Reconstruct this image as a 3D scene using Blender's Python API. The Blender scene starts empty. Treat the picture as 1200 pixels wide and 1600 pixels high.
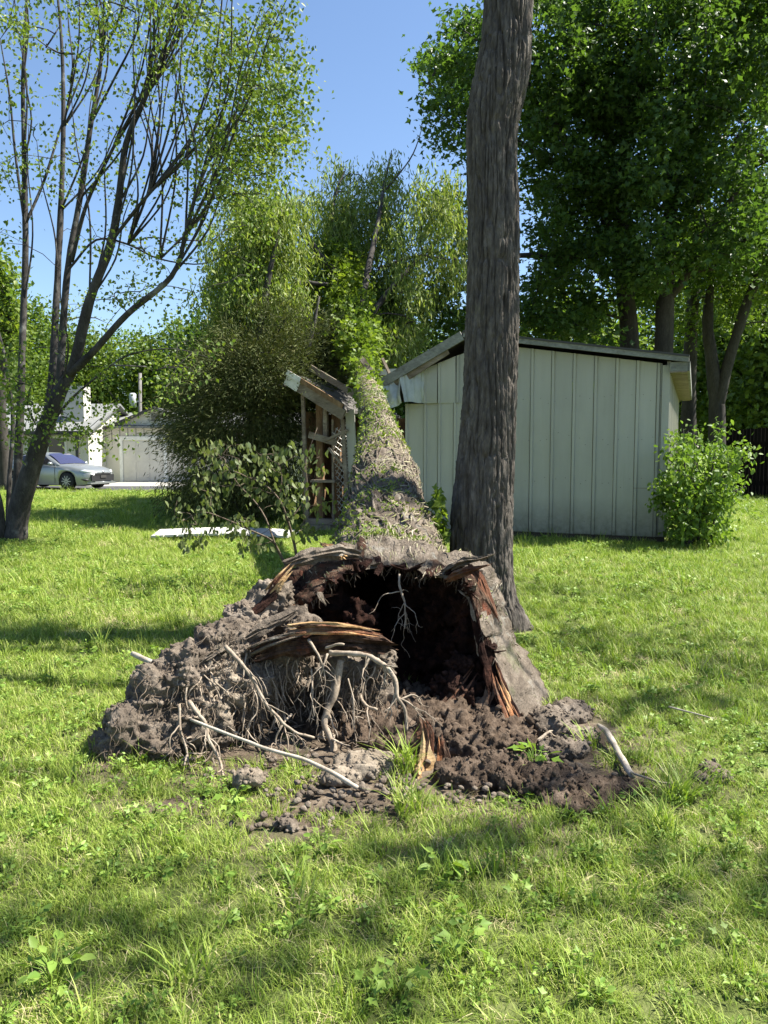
import bpy, bmesh, math, random
import numpy as np
from mathutils import Vector, Matrix
from mathutils.bvhtree import BVHTree

# ---------------------------------------------------------------- camera, sky, sun, exposure
S = bpy.context.scene
COL = S.collection
CAM_H, PITCH, FPX = 1.55, math.radians(4.53), 1200.0      # eye height, tilt down, focal length in photo pixels (1200 x 1600)
cam_d = bpy.data.cameras.new('camera'); cam = bpy.data.objects.new('camera', cam_d); COL.objects.link(cam)
cam.location = (0, 0, CAM_H); cam.rotation_euler = (math.pi / 2 - PITCH, 0, 0)
cam_d.sensor_fit = 'VERTICAL'; cam_d.sensor_height = 36; cam_d.lens = 36 * FPX / 1600
cam_d.clip_start = 0.05; cam_d.clip_end = 2000
S.camera = cam

SUN_EL, SUN_AZ = math.radians(54), math.radians(82)        # azimuth clockwise from +Y: the sun stands to the right
W = bpy.data.worlds.new('World'); S.world = W; W.use_nodes = True
wn = W.node_tree.nodes; wn.clear()
sky = wn.new('ShaderNodeTexSky'); sky.sky_type = 'NISHITA'; sky.sun_disc = False
sky.sun_elevation = SUN_EL; sky.sun_rotation = SUN_AZ; sky.air_density = 1.0; sky.dust_density = 0.4; sky.ozone_density = 3.5
bg = wn.new('ShaderNodeBackground'); bg.inputs[1].default_value = 0.07
wo = wn.new('ShaderNodeOutputWorld')
W.node_tree.links.new(sky.outputs[0], bg.inputs[0]); W.node_tree.links.new(bg.outputs[0], wo.inputs[0])
sd = bpy.data.lights.new('sun', 'SUN'); sun = bpy.data.objects.new('sun', sd); COL.objects.link(sun)
sd.energy = 5.0; sd.angle = math.radians(0.53); sd.color = (1.0, 0.955, 0.87)
to_sun = Vector((math.sin(SUN_AZ) * math.cos(SUN_EL), math.cos(SUN_AZ) * math.cos(SUN_EL), math.sin(SUN_EL)))
sun.rotation_euler = to_sun.to_track_quat('Z', 'Y').to_euler(); sun.location = (20, 0, 30)
S.view_settings.view_transform = 'Standard'; S.view_settings.look = 'None'
S.view_settings.exposure = 1.65; S.view_settings.gamma = 1.0; S.view_settings.use_curve_mapping = False
S.render.engine = 'CYCLES'
S.cycles.max_bounces = 8; S.cycles.transparent_max_bounces = 8; S.cycles.use_denoising = True
S.cycles.diffuse_bounces = 4; S.cycles.transmission_bounces = 4

# ---------------------------------------------------------------- helpers
def spot(px, py, Y):
    """the point at depth Y that the photograph shows at pixel (px, py)"""
    xc, yc = (px - 600) / FPX, -(py - 800) / FPX
    d = np.array([xc, math.cos(PITCH) + yc * math.sin(PITCH), -math.sin(PITCH) + yc * math.cos(PITCH)])
    return np.array([0, 0, CAM_H]) + d * (Y / d[1])
def ground_y(py, z=0.0):
    """depth of the ground seen at pixel row py"""
    return (CAM_H - z) / math.tan(PITCH + math.atan((py - 800) / FPX))
def on_ground(px, py):
    p = spot(px, py, ground_y(py)); return np.array([p[0], p[1], 0.0])

def _h(ix, iy, iz, seed):
    n = (ix * 374761393 + iy * 668265263 + iz * 2147483647 + seed * 974634777) & 0xFFFFFFFF
    n = ((n ^ (n >> 13)) * 1274126177) & 0xFFFFFFFF
    n = n ^ (n >> 16)
    return (n & 0xFFFF) / 32767.5 - 1.0
def vnoise(p, seed=0):
    p = np.asarray(p, float); f = np.floor(p); i = f.astype(np.int64); t = p - f; t = t * t * (3 - 2 * t)
    r = 0
    for dx in (0, 1):
        wx = t[:, 0] if dx else 1 - t[:, 0]
        for dy in (0, 1):
            wy = t[:, 1] if dy else 1 - t[:, 1]
            for dz in (0, 1):
                wz = t[:, 2] if dz else 1 - t[:, 2]
                r = r + wx * wy * wz * _h(i[:, 0] + dx, i[:, 1] + dy, i[:, 2] + dz, seed)
    return r
def fbm(p, octs=4, seed=0, gain=.5):
    p = np.asarray(p, float); r = 0; a = 1
    for o in range(octs):
        r = r + a * vnoise(p * 2 ** o + 17.3 * o, seed + o); a *= gain
    return r
def ridge(p, octs=3, seed=0):
    p = np.asarray(p, float); r = 0; a = 1
    for o in range(octs):
        r = r + a * (1 - 2 * np.abs(vnoise(p * 2 ** o + 9.1 * o, seed + o))); a *= .5
    return r

def np_mesh(name, V, F, smooth=True, mats=(), midx=None):
    """F: list of int arrays (k,3) / (k,4)"""
    me = bpy.data.meshes.new(name); V = np.asarray(V, np.float32)
    F = [np.asarray(f, np.int32) for f in F if len(f)]
    nl = sum(f.size for f in F); nf = sum(len(f) for f in F)
    me.vertices.add(len(V)); me.vertices.foreach_set('co', V.ravel())
    me.loops.add(nl); me.loops.foreach_set('vertex_index', np.concatenate([f.ravel() for f in F]))
    tot = np.concatenate([np.full(len(f), f.shape[1], np.int32) for f in F])
    st = np.concatenate([[0], np.cumsum(tot)[:-1]]).astype(np.int32)
    me.polygons.add(nf); me.polygons.foreach_set('loop_start', st)
    me.polygons.foreach_set('use_smooth', np.full(nf, bool(smooth)))
    for m in mats: me.materials.append(m)
    if midx is not None: me.polygons.foreach_set('material_index', np.asarray(midx, np.int32))
    me.update(calc_edges=True); me.validate()
    return me
def tag(o, label=None, cat=None, group=None, kind=None):
    if label: o['label'] = label
    if cat: o['category'] = cat
    if group: o['group'] = group
    if kind: o['kind'] = kind
    return o
def thing(name, loc=(0, 0, 0), rz=0.0, label=None, cat=None, group=None):
    o = bpy.data.objects.new(name, None); COL.objects.link(o); o.empty_display_size = .1
    o.location = loc; o.rotation_euler = (0, 0, rz)
    return tag(o, label, cat, group)
def root_matrix(o):
    m = Matrix.LocRotScale(o.location, o.rotation_euler, o.scale)
    return (root_matrix(o.parent) @ m) if o.parent else m
def part(name, V, F, mat, parent=None, smooth=True, local=False, midx=None):
    """one mesh object; V in world coordinates unless local"""
    V = np.asarray(V, float)
    if parent is not None and not local:
        m = np.array(root_matrix(parent).inverted()); V = V @ m[:3, :3].T + m[:3, 3]
    mats = mat if isinstance(mat, (list, tuple)) else [mat]
    o = bpy.data.objects.new(name, np_mesh(name, V, F if isinstance(F, list) else [F], smooth, mats, midx)); COL.objects.link(o)
    if parent is not None: o.parent = parent
    return o
class MB:
    """collects pieces of one mesh"""
    def __init__(s): s.V = []; s.F3 = []; s.F4 = []; s.n = 0
    def add(s, V, F):
        V = np.asarray(V, float)
        for f in (F if isinstance(F, list) else [F]):
            f = np.asarray(f)
            if len(f): (s.F3 if f.shape[1] == 3 else s.F4).append(f + s.n)
        s.V.append(V); s.n += len(V); return s
    def box(s, x0, x1, y0, y1, z0, z1):
        v = [(x, y, z) for z in (z0, z1) for x, y in ((x0, y0), (x1, y0), (x1, y1), (x0, y1))]
        return s.add(v, [np.array([(3, 2, 1, 0), (4, 5, 6, 7), (0, 1, 5, 4), (1, 2, 6, 5), (2, 3, 7, 6), (3, 0, 4, 7)])])
    def beam(s, a, b, w, h, up=(0, 0, 1)):
        """a bar from a to b, w wide across and h high along up"""
        a, b = Vector(a), Vector(b); d = (b - a).normalized(); r = d.cross(Vector(up)).normalized(); u = r.cross(d)
        v = [p + r * (sx * w / 2) + u * (sz * h / 2) for p in (a, b) for sx, sz in ((-1, -1), (1, -1), (1, 1), (-1, 1))]
        return s.add([tuple(q) for q in v], [np.array([(3, 2, 1, 0), (4, 5, 6, 7), (0, 1, 5, 4), (1, 2, 6, 5), (2, 3, 7, 6), (3, 0, 4, 7)])])
    def get(s):
        F = []
        if s.F3: F.append(np.concatenate(s.F3))
        if s.F4: F.append(np.concatenate(s.F4))
        return np.concatenate(s.V), F
    def build(s, name, mat, parent=None, smooth=False, local=False):
        V, F = s.get(); return part(name, V, F, mat, parent, smooth, local)

def smooth_path(pts, step=.1):
    """Catmull-Rom through the points (any number of columns), resampled"""
    P = np.asarray(pts, float)
    if len(P) < 3:
        n = max(2, int(np.linalg.norm(P[1, :3] - P[0, :3]) / step) + 1)
        return P[0] + (P[1] - P[0]) * np.linspace(0, 1, n)[:, None]
    Q = np.vstack([2 * P[0] - P[1], P, 2 * P[-1] - P[-2]]); out = []
    for i in range(1, len(Q) - 2):
        n = max(2, int(np.linalg.norm(Q[i + 1, :3] - Q[i, :3]) / step) + 1)
        t = np.linspace(0, 1, n, endpoint=False)[:, None]
        a, b, c, d = Q[i - 1], Q[i], Q[i + 1], Q[i + 2]
        out.append(.5 * (2 * b + (c - a) * t + (2 * a - 5 * b + 4 * c - d) * t ** 2 + (3 * b - a - 3 * c + d) * t ** 3))
    out.append(P[-1:]); return np.vstack(out)
def frames(P):
    T = np.gradient(P, axis=0); T /= np.linalg.norm(T, axis=1)[:, None] + 1e-9
    ref = np.array([0, 0, 1.]) if abs(T[0, 2]) < .9 else np.array([1., 0, 0])
    N = np.zeros_like(P); n = ref - T[0] * (ref @ T[0])
    for i in range(len(P)):
        n = n - T[i] * (n @ T[i]); n /= np.linalg.norm(n) + 1e-9; N[i] = n
    return T, N, np.cross(T, N)
def tube(P, R, sides=8, flat=1.0, bump=0.0, bscale=8.0, seed=0, jag=0.0):
    P = np.asarray(P, float); R = np.broadcast_to(np.asarray(R, float), (len(P),)); T, N, B = frames(P)
    th = np.linspace(0, 2 * math.pi, sides, endpoint=False); c, s_ = np.cos(th), np.sin(th)
    V = P[:, None] + R[:, None, None] * (c[None, :, None] * N[:, None] * flat + s_[None, :, None] * B[:, None])
    if bump:
        D = V - P[:, None]; n = fbm(V.reshape(-1, 3) * bscale, 3, seed).reshape(len(P), sides, 1); V = V + D * n * bump
    if jag:
        L = np.linspace(0, 1, len(P)); j = fbm(np.stack([c * 3, s_ * 3, c * 0 + seed], 1), 3, seed + 5)
        w = np.clip((L - .6) / .4, 0, 1)[:, None] - np.clip((.25 - L) / .25, 0, 1)[:, None]
        V = V + (w * j[None, :] * jag)[:, :, None] * T[:, None]
    n, k = len(P), sides; V = V.reshape(-1, 3)
    i = np.arange(n - 1)[:, None] * k; j = np.arange(k)[None]; j2 = (j + 1) % k
    F = np.stack([i + j, i + j2, i + k + j2, i + k + j], -1).reshape(-1, 4)
    V = np.vstack([V, P[:1], P[-1:]]); a, b = n * k, n * k + 1; jj = np.arange(k); j3 = (jj + 1) % k
    caps = np.vstack([np.stack([jj * 0 + a, j3, jj], 1), np.stack([jj * 0 + b, (n - 1) * k + jj, (n - 1) * k + j3], 1)])
    return V, [F, caps]

def unit(v): return v / (np.linalg.norm(v, axis=-1, keepdims=True) + 1e-9)
LEAF = {
    'oval': (np.array([(0, 0, 0), (-.28, .3, .06), (-.22, .68, .04), (0, 1, -.1), (.22, .68, .04), (.28, .3, .06), (0, .5, -.02)]),
             np.array([(0, 6, 1), (1, 6, 2), (2, 6, 3), (0, 5, 6), (5, 4, 6), (4, 3, 6)])),
    'diamond': (np.array([(0, 0, 0), (-.33, .45, .08), (0, 1, -.08), (.33, .45, .08)]), np.array([(0, 2, 1), (0, 3, 2)])),
    'lobed': (np.array([(0, 0, 0), (-.52, .42, .03), (-.2, .5, .06), (0, 1, -.1), (.2, .5, .06), (.52, .42, .03)]),
              np.array([(0, 2, 1), (0, 3, 2), (0, 4, 3), (0, 5, 4)])),
    'long': (np.array([(0, 0, 0), (-.13, .4, .04), (0, 1, -.12), (.13, .4, .04)]), np.array([(0, 2, 1), (0, 3, 2)])),
    'sprig': (np.array([(0, 0, 0), (-.085, .5, .03), (0, 1, 0), (.085, .5, .03)]), np.array([(0, 2, 1), (0, 3, 2)])),
}
def leaves(C, size, kind, rng, up=.6, droop=.0, jitter=.35, outward=None):
    """leaf blades at the points C -> V, F"""
    C = np.asarray(C, float); n = len(C); tv, tf = LEAF[kind]
    N = unit(rng.normal(size=(n, 3)) + np.array([0, 0, up * 2]))
    D = rng.normal(size=(n, 3)) + np.array([0, 0, -droop * 3])
    if outward is not None: D = D + outward
    D = unit(D); X = unit(np.cross(D, N)); Nn = np.cross(X, D)
    s = size * (1 + jitter * rng.uniform(-1, 1, n))
    V = C[:, None] + s[:, None, None] * (tv[None, :, :1] * X[:, None] + tv[None, :, 1:2] * D[:, None] + tv[None, :, 2:] * Nn[:, None])
    F = (np.arange(n)[:, None, None] * len(tv) + tf[None]).reshape(-1, 3)
    return V.reshape(-1, 3), F

def grow(stems, clusters, rng, twig=.006, step=.4, wig=.12, rise=.25, sides=5, reach=1.0, rmax=.06):
    """limbs: stems are [(points, radii)], then every cluster is joined to the nearest limb by a curved twig. -> MB of all wood"""
    mb = MB(); pos = np.zeros((80000, 3)); par = np.full(80000, -1); rad = np.zeros(80000); cnt = np.zeros(80000); n = 0
    for pts, radii in stems:
        A = np.column_stack([np.asarray(pts, float), np.asarray(radii, float)]); A = smooth_path(A, step * .6)
        mb.add(*tube(A[:, :3], np.maximum(A[:, 3], .003), max(sides, 9 if radii[0] > .04 else sides), bump=.12, bscale=3, seed=len(mb.V)))
        k = len(A); pos[n:n + k] = A[:, :3]; rad[n:n + k] = A[:, 3]; n += k
    ns = n; C = np.asarray(clusters, float)
    if len(C) == 0: return mb
    d0 = np.array([np.min(np.linalg.norm(pos[:ns] - c, axis=1)) for c in C]); runs = []
    for ci in np.argsort(d0):
        c = C[ci]; d = np.linalg.norm(pos[:n] - c, axis=1) + reach * np.clip(pos[:n, 2] - c[2], 0, None)
        i = int(np.argmin(d)); a = pos[i]; L = np.linalg.norm(c - a); k = max(3, int(L / step) + 1)
        t = np.linspace(0, 1, k + 1)[1:, None]; mid = (a + c) / 2 + rng.normal(size=3) * wig * L + np.array([0, 0, rise * L * .5])
        Q = (1 - t) ** 2 * a + 2 * t * (1 - t) * mid + t ** 2 * c
        Q[:-1] += rng.normal(size=(k - 1, 3)) * L * .02
        ids = [i]
        for q in Q:
            pos[n] = q; par[n] = ids[-1]; ids.append(n); n += 1
        runs.append(ids)
        j = n - 1
        while j >= ns: cnt[j] += 1; j = par[j]
    for ids in runs:
        r = np.minimum(twig * cnt[ids] ** .5, rmax); r[0] = r[1]; r[-1] = twig * .5
        mb.add(*tube(pos[ids], r, 4 if r[0] < .012 else sides))
    return mb
def cloud(rng, n, c, r, hollow=.0):
    """n points in an ellipsoid"""
    d = unit(rng.normal(size=(n, 3))); k = rng.uniform(hollow ** 3, 1, n) ** (1 / 3)
    return np.asarray(c) + d * k[:, None] * np.asarray(r)
def clods(P, N, rng, n, r0, r1):
    """n small rough lumps sitting on the points P (normals N) -> V, F"""
    t = (1 + 5 ** .5) / 2; iv = unit(np.array([(-1, t, 0), (1, t, 0), (-1, -t, 0), (1, -t, 0), (0, -1, t), (0, 1, t), (0, -1, -t), (0, 1, -t), (t, 0, -1), (t, 0, 1), (-t, 0, -1), (-t, 0, 1)], float))
    fi = np.array([(0, 11, 5), (0, 5, 1), (0, 1, 7), (0, 7, 10), (0, 10, 11), (1, 5, 9), (5, 11, 4), (11, 10, 2), (10, 7, 6), (7, 1, 8), (3, 9, 4), (3, 4, 2), (3, 2, 6), (3, 6, 8), (3, 8, 9), (4, 9, 5), (2, 4, 11), (6, 2, 10), (8, 6, 7), (9, 8, 1)])
    k = rng.integers(0, len(P), n); r = r0 + (r1 - r0) * rng.uniform(size=n) ** 3
    V = P[k][:, None] + N[k][:, None] * (r * .2)[:, None, None] + r[:, None, None] * iv[None] * (1 + .4 * rng.uniform(-1, 1, (n, 12, 1))) * rng.uniform(.6, 1.2, (n, 1, 3))
    return V.reshape(-1, 3), (np.arange(n)[:, None, None] * 12 + fi[None]).reshape(-1, 3)
def px_cloud(rng, n, rects, Y):
    """n points spread over pixel rectangles (x0,x1,y0,y1,weight), depth in the range Y"""
    w = np.array([(r[1] - r[0]) * (r[3] - r[2]) * r[4] for r in rects], float); w /= w.sum(); out = []
    for i in rng.choice(len(rects), n, p=w):
        r = rects[i]; out.append(spot(rng.uniform(r[0], r[1]), rng.uniform(r[2], r[3]), rng.uniform(*Y)))
    return np.array(out)
def around(rng, C, per, spread):
    C = np.asarray(C); return (np.repeat(C, per, 0) + rng.normal(size=(len(C) * per, 3)) * np.asarray(spread))
def remesh_blobs(blobs, voxel):
    """one closed lumpy surface round many ellipsoids (centre, radii) -> V, F"""
    bm = bmesh.new()
    for c, r in blobs:
        r = (r, r, r) if np.isscalar(r) else r
        bmesh.ops.create_icosphere(bm, subdivisions=3, radius=1, matrix=Matrix.LocRotScale(Vector(c), None, Vector(r)))
    me = bpy.data.meshes.new('tmp'); bm.to_mesh(me); bm.free()
    o = bpy.data.objects.new('tmp', me); COL.objects.link(o)
    m = o.modifiers.new('r', 'REMESH'); m.mode = 'VOXEL'; m.voxel_size = voxel
    s2 = o.modifiers.new('s', 'SMOOTH'); s2.iterations = 4
    dg = bpy.context.evaluated_depsgraph_get(); e = o.evaluated_get(dg).to_mesh()
    V = np.zeros(len(e.vertices) * 3); e.vertices.foreach_get('co', V); V = V.reshape(-1, 3)
    N = np.zeros(len(e.vertices) * 3); e.vertices.foreach_get('normal', N); N = N.reshape(-1, 3)
    F = np.array([p.vertices[:] for p in e.polygons if len(p.vertices) == 4])
    bpy.data.objects.remove(o); bpy.data.meshes.remove(me)
    return V, N, F

# ---------------------------------------------------------------- materials
class NT:
    def __init__(s, name):
        s.m = bpy.data.materials.new(name); s.m.use_nodes = True; s.t = s.m.node_tree; s.t.nodes.clear()
        s.out = s.t.nodes.new('ShaderNodeOutputMaterial')
    def n(s, typ, ins=None, **kw):
        o = s.t.nodes.new('ShaderNode' + typ)
        for k, v in kw.items(): setattr(o, k, v)
        for k, v in (ins or {}).items():
            if isinstance(v, bpy.types.NodeSocket): s.t.links.new(v, o.inputs[k])
            else: o.inputs[k].default_value = v
        return o
    def coord(s, scale=(1, 1, 1), kind='Object'):
        return s.n('Mapping', {'Vector': s.n('TexCoord').outputs[kind], 'Scale': scale}).outputs[0]
    def noise(s, vec, scale, detail=5, rough=.6, dist=0.0):
        return s.n('TexNoise', {'Vector': vec, 'Scale': scale, 'Detail': detail, 'Roughness': rough, 'Distortion': dist}).outputs[0]
    def ramp(s, fac, stops):
        r = s.n('ValToRGB', {'Fac': fac}); e = r.color_ramp.elements
        while len(e) < len(stops): e.new(.5)
        for k, (p, c) in zip(e, stops):
            k.position = p; k.color = (c, c, c, 1) if np.isscalar(c) else (*c, 1)
        return r.outputs[0]
    def mix(s, fac, a, b, mode='MIX'):
        o = s.n('Mix', data_type='RGBA', blend_type=mode)
        for i, v in ((0, fac), (6, a), (7, b)):
            if isinstance(v, bpy.types.NodeSocket): s.t.links.new(v, o.inputs[i])
            else: o.inputs[i].default_value = v if i == 0 else (*v, 1)
        return o.outputs[2]
    def bump(s, h, strength=.5, dist=.02):
        return s.n('Bump', {'Height': h, 'Strength': strength, 'Distance': dist}).outputs[0]
    def bsdf(s, color, rough=.8, normal=None, spec=.3, metal=0.0, **k):
        ins = {'Roughness': rough, 'Metallic': metal, 'Specular IOR Level': spec}
        ins['Base Color'] = color if isinstance(color, bpy.types.NodeSocket) else (*color, 1)
        if normal is not None: ins['Normal'] = normal
        ins.update(k); return s.n('BsdfPrincipled', ins).outputs[0]
    def done(s, sh): s.t.links.new(sh, s.out.inputs[0]); return s.m
def m_noise(name, stops, scale=4, stretch=(1, 1, 1), rough=.85, bump=.4, bscale=30, bdist=.01, spec=.2, detail=6, over=None, metal=0.0):
    """colour from stretched noise through a ramp, finer bump; over=(colour, scale, low, high) lays patches of a second colour"""
    t = NT(name); v = t.coord(stretch); c = t.ramp(t.noise(v, scale, detail, .65), stops)
    c = t.mix(t.ramp(t.noise(v, bscale, 4, .7), [(.3, .55), (.7, 1.0)]), (0, 0, 0), c) if bump > .25 else c  # shade put into the colour: darker in the hollows of the bump
    for ov in (over or []):
        c = t.mix(t.ramp(t.noise(t.coord(), ov[1], 5, .65), [(ov[2], 0.), (ov[3], 1.)]), c, ov[0])
    return t.done(t.bsdf(c, rough, t.bump(t.noise(v, bscale, 6, .7), bump, bdist) if bump else None, spec, metal))
def m_leaf(name, cols, trans=.35, rough=.5, tint=(1.15, 1.2, .55)):
    """each blade takes its own colour of the ramp; part of the light passes through it"""
    t = NT(name); r = t.n('NewGeometry').outputs['Random Per Island']
    c = t.ramp(r, [(i / max(1, len(cols) - 1), k) for i, k in enumerate(cols)])
    big = t.noise(t.coord(), .9, 2, .5); c = t.mix(t.ramp(big, [(.35, 0.), (.65, .35)]), c, t.mix(1.0, c, (1.25, 1.1, .7), 'MULTIPLY'))
    a = t.bsdf(c, rough, None, .3); b = t.n('BsdfTranslucent', {'Color': t.mix(1.0, c, tint, 'MULTIPLY')}).outputs[0]
    return t.done(t.n('MixShader', {0: trans, 1: a, 2: b}).outputs[0])
def m_plain(name, col, rough=.6, spec=.4, metal=0.0, bump=.0, bscale=40, var=.12, vscale=3):
    t = NT(name); v = t.coord(); n = t.noise(v, vscale, 6, .65)
    c = t.mix(t.ramp(n, [(.3, 0.), (.7, 1.)]), tuple(k * (1 - var) for k in col), tuple(min(1, k * (1 + var)) for k in col))
    return t.done(t.bsdf(c, rough, t.bump(t.noise(v, bscale), bump, .01) if bump else None, spec, metal))
# ---- the palette
M = {}
M['bark_oak'] = m_noise('bark_oak', [(.25, (.05, .042, .035)), (.5, (.12, .104, .088)), (.75, (.23, .203, .172))], 16, (1, 1, .3), .92, .8, 60, .012, .1, over=[((.12, .13, .06), 1.3, .62, .8)])
M['bark_left'] = m_noise('bark_left', [(.3, (.035, .032, .03)), (.6, (.085, .078, .072)), (.85, (.17, .16, .15))], 6, (1, 1, .4), .92, .6, 50, .01, .1, over=[((.22, .22, .2), 2.5, .58, .75)])
M['bark_maple'] = m_noise('bark_maple', [(.3, (.04, .036, .031)), (.7, (.10, .09, .08))], 3, (1, 1, .3), .92, .6, 30, .02, .1)
M['bark_fallen'] = m_noise('bark_fallen', [(.25, (.06, .048, .038)), (.5, (.185, .15, .115)), (.75, (.35, .295, .235))], 9, (1, .35, 1), .95, .9, 60, .03, .1,
                           over=[((.10, .125, .05), 2.3, .58, .8), ((.30, .29, .25), 7, .58, .75)])
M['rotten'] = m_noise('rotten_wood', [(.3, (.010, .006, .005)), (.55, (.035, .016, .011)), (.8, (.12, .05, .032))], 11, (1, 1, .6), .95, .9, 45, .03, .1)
M['red_wood'] = m_noise('red_wood', [(.28, (.05, .022, .014)), (.5, (.18, .078, .044)), (.7, (.34, .175, .095)), (.85, (.46, .32, .19))], 9, (1, 1, .4), .92, .9, 60, .02, .12, over=[((.16, .115, .08), 5, .48, .62)])
M['tan_wood'] = m_noise('tan_wood', [(.25, (.16, .06, .03)), (.45, (.42, .25, .11)), (.75, (.62, .47, .26))], 8, (.4, 1, 1), .85, .7, 60, .012, .2)
M['orange_wood'] = m_noise('orange_wood', [(.25, (.14, .045, .02)), (.42, (.42, .19, .085)), (.6, (.55, .33, .16)), (.8, (.66, .5, .3))], 12, (1, 1, .25), .9, .8, 60, .015, .15)
M['brown_soil'] = m_noise('brown_soil', [(.25, (.038, .027, .02)), (.5, (.125, .09, .064)), (.8, (.28, .215, .16))], 12, (1, 1, 1), .98, 1.0, 50, .02, .1)
M['dark_crumb'] = m_noise('dark_crumb', [(.3, (.016, .010, .008)), (.55, (.06, .03, .022)), (.8, (.16, .085, .062))], 16, (1, 1, 1), .98, 1.0, 50, .03, .1)
M['soil'] = m_noise('soil', [(.25, (.068, .052, .038)), (.5, (.20, .162, .125)), (.8, (.39, .33, .265))], 6, (1, 1, 1), .98, 1.0, 40, .02, .1)
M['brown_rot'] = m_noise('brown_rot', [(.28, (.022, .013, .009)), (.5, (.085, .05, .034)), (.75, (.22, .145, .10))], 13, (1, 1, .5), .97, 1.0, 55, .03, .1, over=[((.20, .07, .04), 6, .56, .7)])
M['clay'] = m_noise('clay', [(.3, (.16, .125, .09)), (.6, (.33, .275, .21)), (.85, (.42, .36, .29))], 5, (1, 1, 1), .98, .8, 50, .015, .1)
M['root'] = m_noise('root_skin', [(.25, (.14, .10, .07)), (.5, (.36, .29, .215)), (.8, (.52, .45, .36))], 14, (1, 1, 1), .85, .4, 80, .004, .2)
M['root_dark'] = m_noise('root_dark', [(.3, (.07, .05, .035)), (.7, (.24, .19, .14))], 18, (1, 1, 1), .9, .3, 80, .004, .15)
M['stick'] = m_noise('stick', [(.25, (.24, .19, .14)), (.5, (.45, .39, .31)), (.8, (.60, .54, .45))], 12, (1, 1, 1), .8, .35, 80, .004, .2)
M['fiber'] = m_leaf('bark_fibres', [(.07, .055, .04), (.18, .15, .115), (.28, .25, .20), (.12, .10, .07), (.16, .18, .06), (.34, .31, .25), (.10, .12, .035)], .05, .9)
M['moss'] = m_leaf('moss', [(.10, .16, .03), (.22, .30, .06), (.15, .2, .05), (.3, .35, .1)], .25, .9)
M['lawn_soil'] = None
M['siding'] = None

def m_lawn():
    t = NT('lawn'); v = t.coord(); g = t.ramp(t.noise(v, 3.5, 6, .7), [(.3, (.05, .055, .018)), (.5, (.10, .125, .035)), (.7, (.17, .18, .07))])
    s = t.ramp(t.noise(v, 9, 6, .7), [(.3, (.05, .038, .027)), (.55, (.13, .10, .072)), (.8, (.27, .22, .165))])
    # bare soil round the torn-up roots
    d = t.n('VectorMath', {0: v, 1: (.05, 4.0, 0)}, operation='SUBTRACT').outputs[0]
    d = t.n('VectorMath', {0: d, 1: (.68, .95, 0)}, operation='MULTIPLY').outputs[0]
    ln = t.n('VectorMath', {0: d}, operation='LENGTH').outputs['Value']
    ln = t.n('Math', {0: ln, 1: t.n('Math', {0: t.noise(v, 2.5, 5, .6), 1: 1.0}, operation='MULTIPLY').outputs[0]}, operation='ADD').outputs[0]
    far = t.n('SeparateXYZ', {0: v}).outputs[1]
    g = t.mix(t.n('MapRange', {0: far, 1: 9., 2: 20.}).outputs[0], g, t.ramp(t.noise(v, 1.2, 6, .75), [(.3, (.09, .13, .025)), (.7, (.19, .25, .05))]))
    c = t.mix(t.ramp(ln, [(.0, 1.), (.5, 1.), (.68, 0.)]) if False else t.n('MapRange', {0: ln, 1: 1.75, 2: 1.35}).outputs[0], g, s)
    return t.done(t.bsdf(c, .95, t.bump(t.noise(v, 30, 6, .7), .8, .03), .1))
M['lawn'] = m_lawn()
def m_siding():
    """grey-green painted sheet metal with faint streaks and grime near the ground"""
    t = NT('painted_siding'); v = t.coord((1, 1, .12)); st = t.noise(v, 6, 6, .6); bl = t.noise(t.coord(), 1.6, 5, .6)
    c = t.mix(t.ramp(st, [(.35, 0.), (.75, .45)]), (.39, .385, .325), (.305, .30, .25))
    c = t.mix(t.ramp(bl, [(.5, 0.), (.8, .35)]), c, (.30, .285, .22))
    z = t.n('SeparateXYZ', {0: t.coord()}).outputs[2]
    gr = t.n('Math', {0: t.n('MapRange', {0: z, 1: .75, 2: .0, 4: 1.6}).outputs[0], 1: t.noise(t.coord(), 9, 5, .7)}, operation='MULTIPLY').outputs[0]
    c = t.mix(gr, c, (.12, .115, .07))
    rs = t.noise(t.coord((14, 14, .5)), 1.0, 4, .7); c = t.mix(t.ramp(rs, [(.60, 0.), (.72, .45)]), c, (.30, .30, .23))
    ob = t.n('ObjectInfo').outputs['Random']; c = t.mix(1.0, c, t.ramp(ob, [(0., .86), (1., 1.05)]), 'MULTIPLY')
    return t.done(t.bsdf(c, .55, t.bump(t.noise(t.coord((1, 1, .3)), 5, 3), .25, .01), .35))
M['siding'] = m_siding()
M['old_board'] = m_noise('weathered_board', [(.25, (.11, .085, .06)), (.5, (.25, .205, .155)), (.8, (.40, .36, .30))], 6, (.3, 1, 1), .9, .5, 40, .006, .15, over=[((.18, .15, .12), 1.5, .5, .7)])
M['brown_board'] = m_noise('brown_board', [(.25, (.09, .05, .025)), (.5, (.23, .14, .075)), (.8, (.36, .25, .15))], 6, (1, 1, .3), .85, .4, 40, .005, .2)
M['fascia'] = m_noise('weathered_fascia', [(.25, (.10, .10, .085)), (.5, (.25, .255, .225)), (.8, (.36, .365, .33))], 3, (.5, 1, 1), .8, .35, 30, .006, .2, over=[((.09, .085, .06), 2.2, .55, .7)])
M['white_trim'] = m_plain('white_trim', (.68, .68, .64), .6, .3, var=.15, vscale=5)
M['lattice'] = m_plain('lattice', (.62, .60, .55), .7, .3, var=.2, vscale=6)
M['roofing'] = m_noise('roofing', [(.3, (.07, .065, .06)), (.7, (.19, .18, .165))], 5, (1, 1, 1), .9, .5, 60, .006, .15)
M['shed_dark'] = m_plain('shed_inside', (.07, .055, .045), .9, .1, var=.3)
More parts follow.
